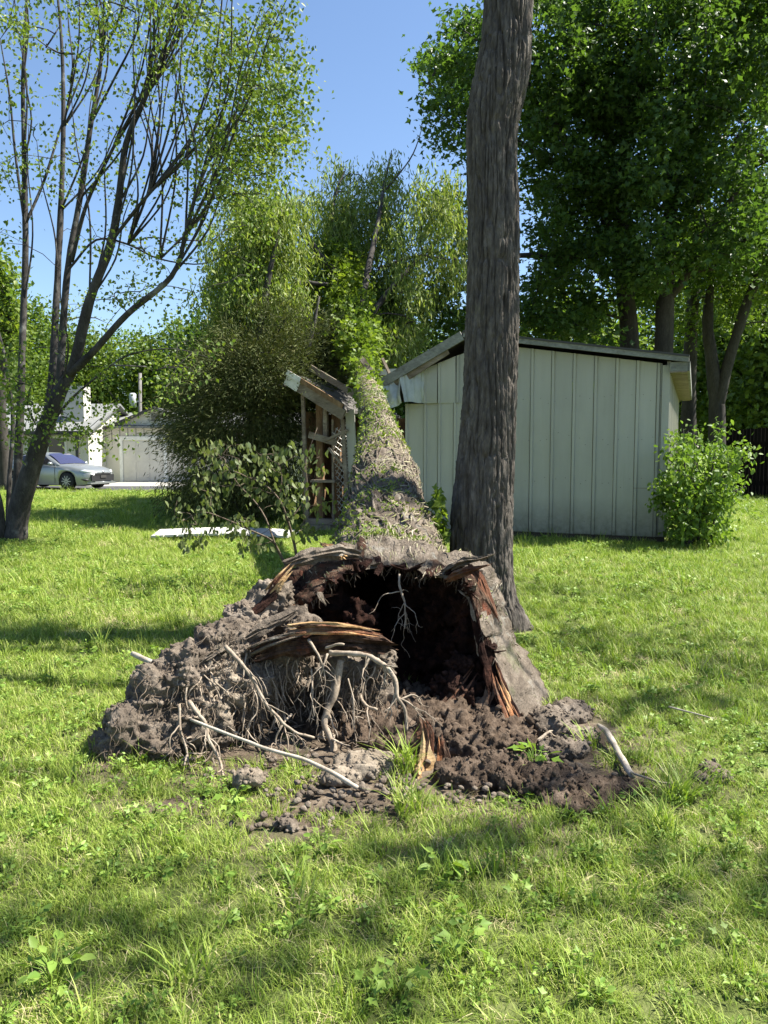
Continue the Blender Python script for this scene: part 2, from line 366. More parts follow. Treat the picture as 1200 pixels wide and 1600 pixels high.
M['asphalt'] = m_noise('asphalt', [(.3, (.055, .055, .058)), (.7, (.10, .10, .105))], 3, (1, 1, 1), .92, .4, 80, .006, .2)
M['concrete'] = m_noise('concrete', [(.3, (.34, .32, .28)), (.7, (.50, .475, .43))], 2.5, (1, 1, 1), .92, .3, 60, .004, .2)
M['house'] = m_plain('house_paint', (.55, .53, .47), .7, .3, var=.07, vscale=2)
M['house2'] = m_plain('garage_paint', (.54, .51, .44), .7, .3, var=.07, vscale=2)
M['house_roof'] = m_noise('house_roof', [(.3, (.18, .185, .18)), (.7, (.27, .275, .265))], 4, (1, 3, 1), .9, .4, 40, .01, .15)
M['chimney'] = m_plain('chimney_paint', (.45, .43, .40), .8, .2, var=.1, bump=.3)
M['dark_trim'] = m_plain('dark_trim', (.05, .048, .045), .6, .3)
M['pane'] = m_plain('window_pane', (.02, .025, .03), .08, .6, var=.1)
M['pole'] = m_noise('pole_wood', [(.3, (.17, .16, .15)), (.7, (.30, .29, .27))], 4, (1, 1, .2), .9, .3, 30, .006)
M['galv'] = m_plain('transformer_paint', (.42, .44, .45), .45, .4)
M['car'] = m_plain('car_paint', (.27, .285, .28), .3, .6, metal=.55, var=.02)
M['car_glass'] = m_plain('car_glass', (.012, .014, .018), .06, .8, var=.05)
M['windshield'] = m_plain('windshield_glass', (.035, .035, .075), .05, 1.0, var=.05)
M['tyre'] = m_plain('tyre', (.02, .02, .02), .8, .3)
M['rim'] = m_plain('alloy', (.32, .33, .34), .35, .5, metal=.7)
M['black'] = m_plain('black_plastic', (.022, .022, .024), .5, .4)
M['lamp'] = m_plain('lamp_glass', (.55, .58, .6), .1, .8)
M['fence'] = m_noise('fence_shade_black', [(.3, (.006, .005, .005)), (.7, (.016, .013, .012))], 4, (1, 1, .2), .9, .3, 40, .005, .1)  # near-black: the deep shade under the trees is put into the colour
M['panel_white'] = m_plain('white_sheet', (.42, .41, .385), .7, .2, var=.25)
# foliage
M['grass'] = m_leaf('grass_blades', [(.13, .205, .03), (.215, .305, .045), (.27, .36, .06), (.175, .26, .035), (.36, .41, .10), (.24, .335, .05), (.50, .46, .21)], .32, .55, (1.0, 1.15, .5))
M['weed'] = m_leaf('weed_leaves', [(.11, .20, .03), (.18, .29, .045), (.25, .35, .07), (.15, .25, .04)], .32, .5)
M['straw'] = m_leaf('straw', [(.42, .36, .2), (.5, .45, .27), (.3, .26, .13)], .15, .7)
M['lf_left'] = m_leaf('left_leaves', [(.07, .125, .025), (.105, .17, .03), (.15, .215, .035), (.18, .235, .04), (.09, .15, .03)], .42)
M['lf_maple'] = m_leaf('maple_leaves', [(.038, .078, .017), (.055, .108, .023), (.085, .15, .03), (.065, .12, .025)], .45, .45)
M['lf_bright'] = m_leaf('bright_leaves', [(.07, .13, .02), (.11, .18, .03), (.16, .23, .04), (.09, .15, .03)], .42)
M['lf_mid'] = m_leaf('mid_leaves', [(.06, .105, .02), (.10, .155, .03), (.135, .195, .035)], .38)
M['lf_fallen'] = m_leaf('wilted_leaves', [(.10, .155, .03), (.145, .215, .042), (.20, .275, .06), (.30, .34, .14), (.12, .185, .03)], .43)
M['lf_ivy'] = m_leaf('ivy_leaves', [(.09, .15, .022), (.14, .215, .03), (.20, .27, .045)], .4)
M['lf_cedar'] = m_leaf('cedar_needles', [(.04, .055, .016), (.065, .085, .025), (.095, .115, .034), (.055, .072, .022), (.125, .125, .048)], .15, .8)
M['lf_sap'] = m_leaf('sapling_leaves', [(.07, .10, .035), (.11, .14, .05), (.16, .19, .08), (.09, .12, .04)], .35)
M['lf_bush'] = m_leaf('bush_leaves', [(.07, .13, .02), (.11, .19, .03), (.17, .26, .05), (.13, .21, .035)], .42)

# ---------------------------------------------------------------- the ground
rng = np.random.default_rng(7)
def ground_h(x, y):
    x = np.asarray(x, float); y = np.asarray(y, float)
    p = np.stack([x, y, x * 0], -1).reshape(-1, 3); f = np.exp(-((p[:, 1] / 45) ** 2 + (p[:, 0] / 45) ** 2))
    h = (.022 * vnoise(p * .7, 3) + .012 * vnoise(p * 2.3, 4)) * f
    d = np.sqrt(((p[:, 0] - .0) / 1.15) ** 2 + ((p[:, 1] - 3.75) / .75) ** 2)
    h = h - .03 * np.exp(-d ** 4)
    return h.reshape(x.shape)
def make_ground():
    u = np.linspace(-1, 1, 170); ax = 9 * u + 391 * np.sign(u) * np.abs(u) ** 7
    v = np.linspace(-.45, 1, 200); ay = 16 * v + 5 + 384 * np.sign(v) * np.abs(v) ** 7
    X, Y = np.meshgrid(ax, ay); Z = ground_h(X, Y)
    near = np.exp(-(((X) / 1.9) ** 2 + ((Y - 3.9) / 1.1) ** 2) ** 2)
    Z = Z + near * .018 * fbm(np.stack([X, Y, X * 0], -1).reshape(-1, 3) * 7, 3, 9).reshape(X.shape)
    V = np.stack([X, Y, Z], -1).reshape(-1, 3); r, c = X.shape
    i = (np.arange(r - 1)[:, None] * c + np.arange(c - 1)[None]); F = np.stack([i, i + 1, i + c + 1, i + c], -1).reshape(-1, 4)
    return tag(part('lawn', V, F, M['lawn']), kind='structure')
make_ground()
def slab(name, quad, z0, z1, mat, kind='structure'):
    q = np.array(quad, float); V = np.vstack([np.column_stack([q, np.full(4, z0)]), np.column_stack([q, np.full(4, z1)])])
    return tag(part(name, V, np.array([(3, 2, 1, 0), (4, 5, 6, 7), (0, 1, 5, 4), (1, 2, 6, 5), (2, 3, 7, 6), (3, 0, 4, 7)]), mat, smooth=False), kind=kind)
slab('road', [(-60, 29.6), (-5.5, 28.9), (-5.5, 33.6), (-60, 34.3)], -.2, .03, M['asphalt'])
slab('driveway', [(-13.0, 33.4), (-5.5, 33.4), (-5.5, 38.4), (-13.0, 38.4)], -.2, .034, M['concrete'])

# ---- grass: tufts scattered over the lawn (one mass nobody could count)
def blade(rng, h, w, lean, seg=3):
    az = rng.uniform(0, 2 * math.pi); d = np.array([math.cos(az), math.sin(az), 0]); s = np.array([-d[1], d[0], 0])
    t = np.linspace(0, 1, seg + 1); c = d[None] * (lean * h * t ** 1.8)[:, None] + np.array([0, 0, 1.])[None] * (h * (t - .35 * lean * t ** 2))[:, None]
    ww = w * (1 - t ** 1.6) * .5; L = c - s * ww[:, None]; Rr = c + s * ww[:, None]
    V = np.empty(((seg) * 2 + 1, 3)); V[0:2 * seg:2] = L[:-1]; V[1:2 * seg:2] = Rr[:-1]; V[-1] = c[-1]
    F = []
    for i in range(seg - 1): a = 2 * i; F += [(a, a + 1, a + 3), (a, a + 3, a + 2)]
    a = 2 * (seg - 1); F += [(a, a + 1, 2 * seg)]
    return V, np.array(F)
def tuft_mesh(name, n, h, w, spread, lean, mat, rng):
    mb = MB()
    for _ in range(n):
        V, F = blade(rng, h * rng.uniform(.55, 1.25), w * rng.uniform(.7, 1.3), rng.uniform(*lean))
        r = spread * math.sqrt(rng.uniform()); a = rng.uniform(0, 6.283); mb.add(V + np.array([r * math.cos(a), r * math.sin(a), -.01]), F)
    V, F = mb.get(); return np_mesh(name, V, F, True, [mat])
def broad_mesh(name, n, size, rad, mat, rng, kind='oval', h=.04, up=.8):
    mb = MB(); a = rng.uniform(0, 6.283, n); r = rad * np.sqrt(rng.uniform(.02, 1, n))
    C = np.stack([r * np.cos(a) * .5, r * np.sin(a) * .5, rng.uniform(.2, 1, n) * h], 1)
    out = np.stack([np.cos(a), np.sin(a), a * 0 + .1], 1) * 3
    mb.add(*leaves(C, size, kind, rng, up=up, outward=out))
    for c in C: mb.add(*tube(np.array([[0, 0, -.01], c * np.array([.5, .5, .8]), c]), .0016, 3))
    V, F = mb.get(); return np_mesh(name, V, F, True, [mat])
def scatter(name, protos, P, rot, scl, idx, label, cat):
    """a point cloud whose points each carry one of the prototype meshes"""
    pc = bpy.data.collections.new(name + '_kinds')
    for i, me in enumerate(protos): pc.objects.link(bpy.data.objects.new('%s_kind_%02d' % (name, i), me))
    me = bpy.data.meshes.new(name); me.vertices.add(len(P)); me.vertices.foreach_set('co', np.asarray(P, np.float32).ravel())
    a = me.attributes.new('rot', 'FLOAT_VECTOR', 'POINT'); a.data.foreach_set('vector', np.asarray(rot, np.float32).ravel())
    a = me.attributes.new('scl', 'FLOAT', 'POINT'); a.data.foreach_set('value', np.asarray(scl, np.float32))
    a = me.attributes.new('idx', 'INT', 'POINT'); a.data.foreach_set('value', np.asarray(idx, np.int32))
    o = bpy.data.objects.new(name, me); COL.objects.link(o)
    g = bpy.data.node_groups.new(name, 'GeometryNodeTree')
    g.interface.new_socket('Geometry', in_out='INPUT', socket_type='NodeSocketGeometry'); g.interface.new_socket('Geometry', in_out='OUTPUT', socket_type='NodeSocketGeometry')
    gi = g.nodes.new('NodeGroupInput'); go = g.nodes.new('NodeGroupOutput'); ip = g.nodes.new('GeometryNodeInstanceOnPoints')
    ci = g.nodes.new('GeometryNodeCollectionInfo'); ci.inputs['Collection'].default_value = pc; ci.inputs['Separate Children'].default_value = True; ci.inputs['Reset Children'].default_value = True
    def attr(nm, ty):
        n = g.nodes.new('GeometryNodeInputNamedAttribute'); n.data_type = ty; n.inputs['Name'].default_value = nm; return n.outputs['Attribute']
    L = g.links.new; L(gi.outputs[0], ip.inputs['Points']); L(ci.outputs[0], ip.inputs['Instance']); ip.inputs['Pick Instance'].default_value = True
    L(attr('idx', 'INT'), ip.inputs['Instance Index']); L(attr('rot', 'FLOAT_VECTOR'), ip.inputs['Rotation']); L(attr('scl', 'FLOAT'), ip.inputs['Scale'])
    L(ip.outputs[0], go.inputs[0]); md = o.modifiers.new('scatter', 'NODES'); md.node_group = g
    return tag(o, label, cat, kind='stuff')
SHED_P0 = np.array([4.77, 13.0]); SHED_A = math.radians(-22)
def in_shed(x, y, pad=0.0):
    dx, dy = x - SHED_P0[0], y - SHED_P0[1]; c, s = math.cos(SHED_A), math.sin(SHED_A)
    lx, ly = dx * c + dy * s, -dx * s + dy * c
    return (lx > -7.0 - pad) & (lx < .05 + pad) & (ly > -.12 - pad) & (ly < 8)
BARE = [(-.25, 4.25, 1.25, .62), (.45, 4.15, .85, .62), (-.22, 3.42, .30, .22), (-.42, 3.08, .2, .1), (.62, 3.62, .62, .3), (1.0, 3.5, .3, .2), (1.1, 4.35, .22, .25), (.95, 6.6, .35, .3), (-6.4, 13.4, .5, .4), (.35, 5.5, .35, .8)]
def bareness(x, y):
    b = np.zeros_like(x)
    wob = vnoise(np.stack([x, y, x * 0], 1) * 5, 21) * .35
    for cx, cy, rx, ry in BARE: b = np.maximum(b, 1.12 - np.sqrt(((x - cx) / rx) ** 2 + ((y - cy) / ry) ** 2) - wob * .6)
    return b
def field(rng, y0, y1, dens, xl=None, xr=None):
    """points over the strip of lawn between the depths y0 and y1 that the picture can see (with a margin)"""
    w = lambda y: .5 * y + .9
    n = int(dens * (y1 - y0) * 2 * w(y1)); y = rng.uniform(y0, y1, n); x = rng.uniform(-w(y1), w(y1), n)
    k = np.abs(x) < w(y)
    if xl is not None: k &= x > xl
    if xr is not None: k &= x < xr
    k &= ~in_shed(x, y) & (y < 29.6)
    return x[k], y[k]
grng = np.random.default_rng(11)
gp = [tuft_mesh('g', 34, .060, .0042, .075, (.3, 1.2), M['grass'], grng) for _ in range(4)] + \
     [tuft_mesh('g', 26, .085, .005, .07, (.3, 1.1), M['grass'], grng) for _ in range(3)] + \
     [tuft_mesh('g', 16, .15, .0065, .05, (.2, .8), M['grass'], grng) for _ in range(2)] + \
     [tuft_mesh('g', 14, .06, .0035, .07, (.8, 1.6), M['straw'], grng) for _ in range(2)]
xs, ys, ss = [], [], []
for y0, y1, dens, sc, xr in ((1.5, 3.2, 640, .72, None), (3.2, 5, 400, .82, None), (5, 8, 200, 1.15, None), (8, 14.5, 110, 1.4, None), (14.5, 30, 42, 1.9, None)):
    x, y = field(grng, y0, y1, dens, None, xr); xs.append(x); ys.append(y); ss.append(np.full(len(x), sc))
x, y, sc = map(np.concatenate, (xs, ys, ss)); b = bareness(x, y); k = grng.uniform(size=len(x)) > np.clip(b * 2.6, 0, .985); x, y, sc = x[k], y[k], sc[k]
patch = fbm(np.stack([x, y, x * 0], 1) * 1.1, 3, 31); n = len(x)
u = grng.uniform(size=n) + patch * .22
idx = np.where(u < .56, grng.integers(0, 4, n), np.where(u < .86, grng.integers(4, 7, n), np.where(u < .895, grng.integers(7, 9, n), grng.integers(9, 11, n))))
scatter('grass', gp, np.stack([x, y, ground_h(x, y)], 1), np.stack([grng.normal(0, .15, n), grng.normal(0, .15, n), grng.uniform(0, 6.28, n)], 1),
        sc * grng.uniform(.7, 1.25, n) * (1 + .18 * patch), idx, 'bright green unmown lawn grass with dry stalks', 'grass')
# ---- low broad-leaved weeds between the blades
wp = [broad_mesh('w', 12, .032, .09, M['weed'], grng, 'oval', .05) for _ in range(3)] + [broad_mesh('w', 12, .034, .11, M['weed'], grng, 'lobed', .055) for _ in range(2)] + [broad_mesh('w', 26, .018, .10, M['weed'], grng, 'oval', .045) for _ in range(2)]
xs, ys, ss = [], [], []
for y0, y1, dens, sc in ((1.6, 4.5, 85, .66), (4.5, 8, 48, .82), (8, 14.5, 24, 1.15), (14.5, 30, 5, 1.8)):
    x, y = field(grng, y0, y1, dens); xs.append(x); ys.append(y); ss.append(np.full(len(x), sc))
x, y, sc = map(np.concatenate, (xs, ys, ss)); k = (bareness(x, y) < .15) & (fbm(np.stack([x, y, x * 0], 1) * .9, 3, 77) + grng.normal(0, .4, len(x)) > -.1); x, y, sc = x[k], y[k], sc[k]; n = len(x)
scatter('weeds', wp, np.stack([x, y, ground_h(x, y) + .015], 1), np.stack([grng.normal(0, .1, n), grng.normal(0, .1, n), grng.uniform(0, 6.28, n)], 1),
        sc * grng.uniform(.7, 1.3, n), grng.integers(0, 7, n), 'small broad-leaved weeds spread through the lawn', 'weeds')
# ---------------------------------------------------------------- house and garage across the road
hs = thing('house', (-17.0, 36.0, 0), 0, 'low white house with wide chimney behind the silver car', 'house')
def quadprism(pts, t, axis):
    """a flat polygon pushed out by t along axis -> V, F (quads only for 4 points)"""
    p = np.array(pts, float); n = len(p); V = np.vstack([p, p + np.array(axis) * t])
    sides = np.array([(i, (i + 1) % n, n + (i + 1) % n, n + i) for i in range(n)])
    fan = np.array([(0, i + 1, i) for i in range(1, n - 1)]); fan2 = np.array([(n, n + i, n + i + 1) for i in range(1, n - 1)])
    return V, [sides, fan, fan2]
hx0, hx1, hy0, hy1 = -26.0, -13.8, 36.0, 43.0
mb = MB(); mb.box(hx0, hx1, hy0, hy0 + .15, 0, 2.55); mb.box(hx1 - .15, hx1, hy0 + .15, hy1, 0, 2.55); mb.box(hx0, hx0 + .15, hy0 + .15, hy1, 0, 2.55); mb.box(hx0, hx1, hy1, hy1 + .15, 0, 2.55)
mb.add(*quadprism([(hx1 - .07, hy0, 2.55), (hx1 - .07, hy1, 2.55), (hx1 - .07, (hy0 + hy1) / 2, 3.75)], .06, (1, 0, 0)))
mb.build('wall', M['house'], hs)
rf = MB(); rf.add(*quadprism([(hx0 - .3, hy0 - .8, 2.36), (hx1 + .35, hy0 - .8, 2.36), (hx1 + .35, 39.5, 3.86), (hx0 - .3, 39.5, 3.86)], .1, (0, 0, 1)))
rf.add(*quadprism([(hx0 - .3, hy1 + .6, 2.42), (hx0 - .3, 39.5, 3.865), (hx1 + .35, 39.5, 3.865), (hx1 + .35, hy1 + .6, 2.42)], .1, (0, 0, 1)))
roof = rf.build('roof', M['house_roof'], hs)
MB().box(hx0 - .3, hx1 + .35, hy0 - .86, hy0 - .803, 2.30, 2.47).build('eave_board', M['dark_trim'], roof)
c0 = spot(126, 640, 37.2); ch = MB().box(c0[0] - .62, c0[0] + .38, 36.6, 37.5, 2.6, 4.62); ch.build('chimney', M['chimney'], roof)
for k in range(6): MB().box(hx0 + 2 + k * 1.9, hx0 + 2.03 + k * 1.9, hy0 - .012, hy0 - .001, .1, 2.5).build('siding_joint', M['house2'], hs)
for xa, xb, za, zb in ((-16.6, -14.9, .15, 2.15), (-20.5, -19.3, .9, 2.1), (-23.5, -22.2, .9, 2.1)):
    w = MB(); w.box(xa - .08, xb + .08, hy0 - .05, hy0 - .003, za - .08, za); w.box(xa - .08, xb + .08, hy0 - .05, hy0 - .003, zb, zb + .1); w.box(xa - .08, xa, hy0 - .05, hy0 - .003, za, zb); w.box(xb, xb + .08, hy0 - .05, hy0 - .003, za, zb); w.box((xa + xb) / 2 - .09, (xa + xb) / 2 + .09, hy0 - .045, hy0 - .003, za, zb)
    wo_ = w.build('window', M['white_trim'], hs)
    MB().box(xa, (xa + xb) / 2 - .09, hy0 - .02, hy0 - .004, za, zb).build('pane', M['pane'], wo_); MB().box((xa + xb) / 2 + .09, xb, hy0 - .02, hy0 - .004, za, zb).build('pane', M['pane'], wo_)
MB().box(-14.12, -13.98, hy0 - .75, hy0 - .62, 0, 2.36).build('porch_post', M['dark_trim'], hs)
MB().box(-13.797, -13.76, 36.5, 37.5, .05, 2.1).build('door', M['white_trim'], hs)

ga = thing('garage', (-11.0, 38.2, 0), 0, 'cream garage with front gable and closed overhead door', 'garage')
gx0, gx1, gy = -13.79, -3.2, 38.2; gc = spot(243, 650, 38.2)[0]
mb = MB(); mb.box(gx0, gx1, gy, gy + .15, 0, 2.75); mb.box(gx1 - .15, gx1, gy + .15, 45, 0, 2.75); mb.box(gx0, gx1 - .15, 45, 45.15, 0, 2.75)
mb.build('wall', M['house2'], ga)
mb = MB(); mb.add(*quadprism([(gc - 2.1, gy - .03, 2.75), (gc + 2.1, gy - .03, 2.75), (gc, gy - .03, 3.62)], .12, (0, 1, 0))); gb = mb.build('gable', M['house'], ga)
MB().box(gc - .2, gc + .2, gy - .06, gy - .032, 3.02, 3.4).build('vent', M['pole'], gb)
rf = MB(); rf.add(*quadprism([(gx0, gy - .3, 2.68), (gx1 + .3, gy - .3, 2.68), (gx1 + .3, 41.6, 3.52), (gx0, 41.6, 3.52)], .1, (0, 0, 1))); rf.add(*quadprism([(gx0, 45.4, 2.68), (gx0, 41.6, 3.525), (gx1 + .3, 41.6, 3.525), (gx1 + .3, 45.4, 2.68)], .1, (0, 0, 1)))
gr = rf.build('roof', M['house_roof'], ga)
for sgn in (-1, 1):
    mb = MB(); mb.add(*quadprism([(gc, gy - .25, 3.62), (gc + sgn * 2.4, gy - .25, 2.62), (gc + sgn * 2.4, 41.0, 2.62), (gc, 41.5, 3.62)], .09, (0, 0, 1))); mb.build('gable_roof', M['house_roof'], gr)
    MB().beam((gc, gy - .29, 3.68), (gc + sgn * 2.42, gy - .29, 2.67), .05, .13, (0, 0, 1)).build('barge_board', M['dark_trim'] if sgn < 0 else M['pole'], gr)
for k in range(26):
    x = gx0 + .3 + k * .4
    if x < gx1: MB().box(x, x + .03, gy - .012, gy - .001, 2.0, 2.73).build('siding_joint', M['pole'], ga)
d0, d1 = spot(192, 700, gy)[0], spot(256, 700, gy)[0]
fr = MB(); fr.box(d0 - .16, d0, gy - .06, gy - .003, 0, 2.1); fr.box(d1, d1 + .16, gy - .06, gy - .003, 0, 2.1); fr.box(d0 - .3, d1 + .3, gy - .06, gy - .003, 2.1, 2.28); fr.build('door_frame', M['white_trim'], ga)
gd = MB().box(d0, d1, gy - .02, gy - .004, .02, 2.1).build('garage_door', M['house'], ga)
for r in range(4):
    for c in range(3):
        xa = d0 + .06 + c * (d1 - d0 - .06) / 3; z = .08 + r * .51
        MB().box(xa, xa + (d1 - d0 - .06) / 3 - .08, gy - .038, gy - .021, z, z + .42).build('door_panel', M['house'], gd)

# ---- utility pole
pp = spot(218, 640, 50); pt = spot(219, 583, 50)
po = thing('utility_pole', (pp[0], 50, 0), 0, 'grey utility pole with a transformer rising behind the garage', 'utility pole')
V, F = tube(np.array([[pp[0], 50, -.3], [pp[0], 50, 3], [pt[0], 50, pt[2]]]), [.15, .13, .10], 10); part('pole', V, F, M['pole'], po)
V, F = tube(np.array([[pp[0] - .38, 49.9, 4.35], [pp[0] - .38, 49.9, 4.4], [pp[0] - .38, 49.9, 5.2], [pp[0] - .38, 49.9, 5.28]]), [.16, .24, .24, .14], 12); part('transformer', V, F, M['galv'], po)
MB().box(pp[0] - .3, pp[0], 49.87, 49.93, 4.7, 4.8).build('bracket', M['galv'], po)

# ---------------------------------------------------------------- silver saloon car on the road
def make_car():
    fr = on_ground(150, 764)
    root = thing('parked_car', (-13.35, 31.2, .034), math.radians(-21), 'silver saloon car parked on the road, nose towards the garage', 'car')
    Lh, Wd = 2.42, .91; wx, wr = (1.42, -1.40), .345
    X = np.unique(np.concatenate([np.linspace(-Lh, Lh, 70), *[w + .4 * np.cos(np.linspace(0, math.pi, 15)) for w in wx]]))
    def topz(x): return np.interp(x, [-2.42, -2.36, -2.2, -1.7, 1.0, 1.6, 2.1, 2.32, 2.42], [.70, .98, 1.04, 1.04, .99, .93, .83, .74, .55])
    def halfw(x): return Wd * np.interp(x, [-2.42, -2.3, -1.9, -1, 1, 1.8, 2.15, 2.34, 2.42], [.70, .86, .95, 1, 1, .97, .88, .74, .5])
    def botz(x):
        b = np.interp(x, [-2.42, -2.1, -1.9, 1.9, 2.2, 2.42], [.38, .26, .2, .2, .22, .30])
        for w in wx: b = max(b, .34 + math.sqrt(max(0, .40 ** 2 - (x - w) ** 2)) if abs(x - w) < .4 else 0)
        return b
    rows = []
    for x in X:
        t, w, b = topz(x), halfw(x), botz(x); sh = t - .10
        half = [(w * .95, b), (w, b + (sh - b) * .45), (w * .985, sh - .06), (w * .95, sh + .03), (w * .84, t), (w * .45, t + .025), (0, t + .035)]
        sec = [(y, z) for y, z in half] + [(-y, z) for y, z in half[-2::-1]]
        rows.append([(x, y, z) for y, z in sec])
    R = np.array(rows); n, k = R.shape[:2]; V = R.reshape(-1, 3)
    i = np.arange(n - 1)[:, None] * k + np.arange(k - 1)[None]; F = np.stack([i, i + 1, i + k + 1, i + k], -1).reshape(-1, 4)
    e0 = [(j, j + 1, k - 2 - j, k - 1 - j) for j in range(k // 2)]; e0 = [q for q in e0 if len(set(q)) == 4]
    e1 = [((n - 1) * k + q[3], (n - 1) * k + q[2], (n - 1) * k + q[1], (n - 1) * k + q[0]) for q in e0]
    part('body', V, [F, np.array([(a, b, c, d) for a, b, c, d in e0] + e1)], M['car'], root, True, True)
    MB().box(-2.1, 2.1, -.72, .72, .17, .6).build('underbody', M['black'], root, local=True)
    # cabin
    def gx(v, s): return np.interp(s, [0, 1], v)
    prof = [(1.02, .98), (.62, 1.20), (.22, 1.385), (-.15, 1.45), (-.6, 1.455), (-.95, 1.40), (-1.4, 1.22), (-1.82, 1.04)]
    P = smooth_path([(a, 0, b) for a, b in prof], .12); rows = []
    for x, _, z in P:
        f = np.clip((z - .97) / .48, 0, 1); wb = .82; wt = .82 - .25 * f
        rows.append([(x, wb, .96), (x, (wb + wt) / 2 + .02, .96 + (z - .96) * .55), (x, wt, z - .03 * f), (x, wt * .8, z), (x, 0, z + .015), (x, -wt * .8, z), (x, -wt, z - .03 * f), (x, -(wb + wt) / 2 - .02, .96 + (z - .96) * .55), (x, -wb, .96)])
    R = np.array(rows); n, k = R.shape[:2]; i = np.arange(n - 1)[:, None] * k + np.arange(k - 1)[None]
    part('cabin', R.reshape(-1, 3), np.stack([i, i + 1, i + k + 1, i + k], -1).reshape(-1, 4), M['car'], root, True, True)
    def glass(name, quad, mat, off):
        q = np.array(quad, float); nn = 6; u, v = np.meshgrid(np.linspace(0, 1, nn), np.linspace(0, 1, nn)); u, v = u[..., None], v[..., None]
        G = (1 - u) * (1 - v) * q[0] + u * (1 - v) * q[1] + u * v * q[2] + (1 - u) * v * q[3]
        G = G + np.array(off) * (4 * u * (1 - u) * .5 + 4 * v * (1 - v) * .5 + .3); ii = np.arange(nn - 1)[:, None] * nn + np.arange(nn - 1)[None]
        return part(name, G.reshape(-1, 3), np.stack([ii, ii + 1, ii + nn + 1, ii + nn], -1).reshape(-1, 4), mat, root, True, True)
    glass('windshield', [(.98, .72, 1.0), (.98, -.72, 1.0), (.24, -.56, 1.40), (.24, .56, 1.40)], M['windshield'], (.03, 0, .05))
    glass('rear_window', [(-1.72, .68, 1.08), (-1.72, -.68, 1.08), (-.98, -.52, 1.41), (-.98, .52, 1.41)], M['car_glass'], (-.03, 0, .05))
    for s in (-1, 1):
        glass('side_window', [(.78, .835 * s, 1.0), (-.25, .835 * s, 1.0), (-.25, .625 * s, 1.375), (.17, .655 * s, 1.34)], M['car_glass'], (0, .022 * s, 0))
        glass('side_window', [(-.31, .835 * s, 1.0), (-1.2, .835 * s, 1.02), (-.95, .665 * s, 1.335), (-.31, .625 * s, 1.375)], M['car_glass'], (0, .022 * s, 0))
        m = MB(); v, f = tube(np.array([[.72, .86 * s, 1.0], [.72, .93 * s, 1.02], [.70, 1.02 * s, 1.03], [.68, 1.06 * s, 1.03]]), [.03, .07, .075, .03], 8); m.add(v, f); m.build('mirror', M['car'], root, True, True)
        for xx in (-.12, -1.1): MB().box(xx - .1, xx + .1, s * .905 - .015, s * .905 + .015, .86, .89).build('door_handle', M['car'], root, local=True)
        for xx in (.86, -.28): MB().box(xx - .006, xx + .006, s * .908 - .004, s * .908 + .004, .26, .93).build('door_seam', M['black'], root, local=True)
        hl = MB(); hl.add(*tube(np.array([[2.02, .79 * s, .75], [2.16, .72 * s, .735], [2.30, .58 * s, .705], [2.36, .48 * s, .69]]), [.03, .065, .06, .03], 8)); hl.build('headlight', M['lamp'], root, True, True)
        fg = MB(); fg.add(*tube(np.array([[2.10, .83 * s, .42], [2.24, .76 * s, .40], [2.33, .66 * s, .38]]), [.02, .05, .02], 8)); fg.build('fog_lamp', M['black'], root, True, True)
        tl = MB(); tl.add(*tube(np.array([[-2.1, .84 * s, .88], [-2.3, .76 * s, .88], [-2.39, .6 * s, .87]]), [.05, .08, .05], 8)); tl.build('tail_light', m_tail, root, True, True)
    gr_ = MB(); gr_.box(2.26, 2.425, -.62, .62, .36, .60); gr_.box(2.30, 2.44, -.42, .42, .60, .66); gr_.build('grille', M['black'], root, local=True)
    MB().box(2.41, 2.44, -.30, .30, .665, .685).build('grille_bar', M['rim'], root, local=True)
    v, f = tube(np.array([[2.43, 0, .70], [2.452, 0, .70]]), .055, 14); part('emblem', v, f, M['rim'], root, True, True)
    MB().box(2.43, 2.45, -.16, .16, .47, .58).build('number_plate', M['dark_trim'], root, local=True)
    MB().box(2.1, 2.43, -.7, .7, .24, .30).build('bumper_lip', M['car'], root, local=True)
    for w in wx:
        for s in (-1, 1):
            wh = thing('wheel', (w, .80 * s, .345)); wh.parent = root
            v, f = tube(np.array([[0, -.10, 0], [0, -.095, 0], [0, .095, 0], [0, .10, 0]]), [.29, .335, .335, .29], 28); part('tyre', v, f, M['tyre'], wh, True, True)
            m = MB(); v, f = tube(np.array([[0, .07 * s, 0], [0, .108 * s, 0]]), [.235, .225], 24); m.add(v, f); m.build('rim', M['black'], wh, True, True)
            m = MB()
            for a in range(10):
                an = a * math.pi / 5; m.beam((0.03 * math.cos(an), .113 * s, .03 * math.sin(an)), (.225 * math.cos(an), .113 * s, .225 * math.sin(an)), .03, .012, (0, 1, 0))
            m.build('spokes', M['rim'], wh, local=True)
    return root
m_tail = m_plain('tail_lens', (.25, .01, .012), .15, .6)
make_car()

# ---- white sheet lying on the grass
a, b, c, d = on_ground(236, 845), on_ground(452, 846), on_ground(470, 836), on_ground(250, 834)
mb = MB(); q = [a, b, c, d]; n = 10
for i in range(n):
    f0, f1 = i / n, (i + 1) / n - .012
    pts = [np.append((p + (r - p) * f)[:2], .05 + .05 * math.sin(3 * f)) for p, r, f in ((a, b, f0), (a, b, f1), (d, c, f1), (d, c, f0))]
    mb.add(*quadprism(pts, .035, (0, 0, 1)))
st = thing('fallen_sheet', tuple(a), 0, 'long white metal sheet lying flat on the grass below the cedar', 'metal sheet')
mb2 = mb; V, F = mb2.get(); per = 8
for i in range(n):
    sub = V[i * per:(i + 1) * per]; vv, ff = quadprism([(0, 0, 0), (1, 0, 0), (1, 1, 0), (0, 1, 0)], 1, (0, 0, 1)); part('rib_panel', sub, ff, M['panel_white'], st, False)

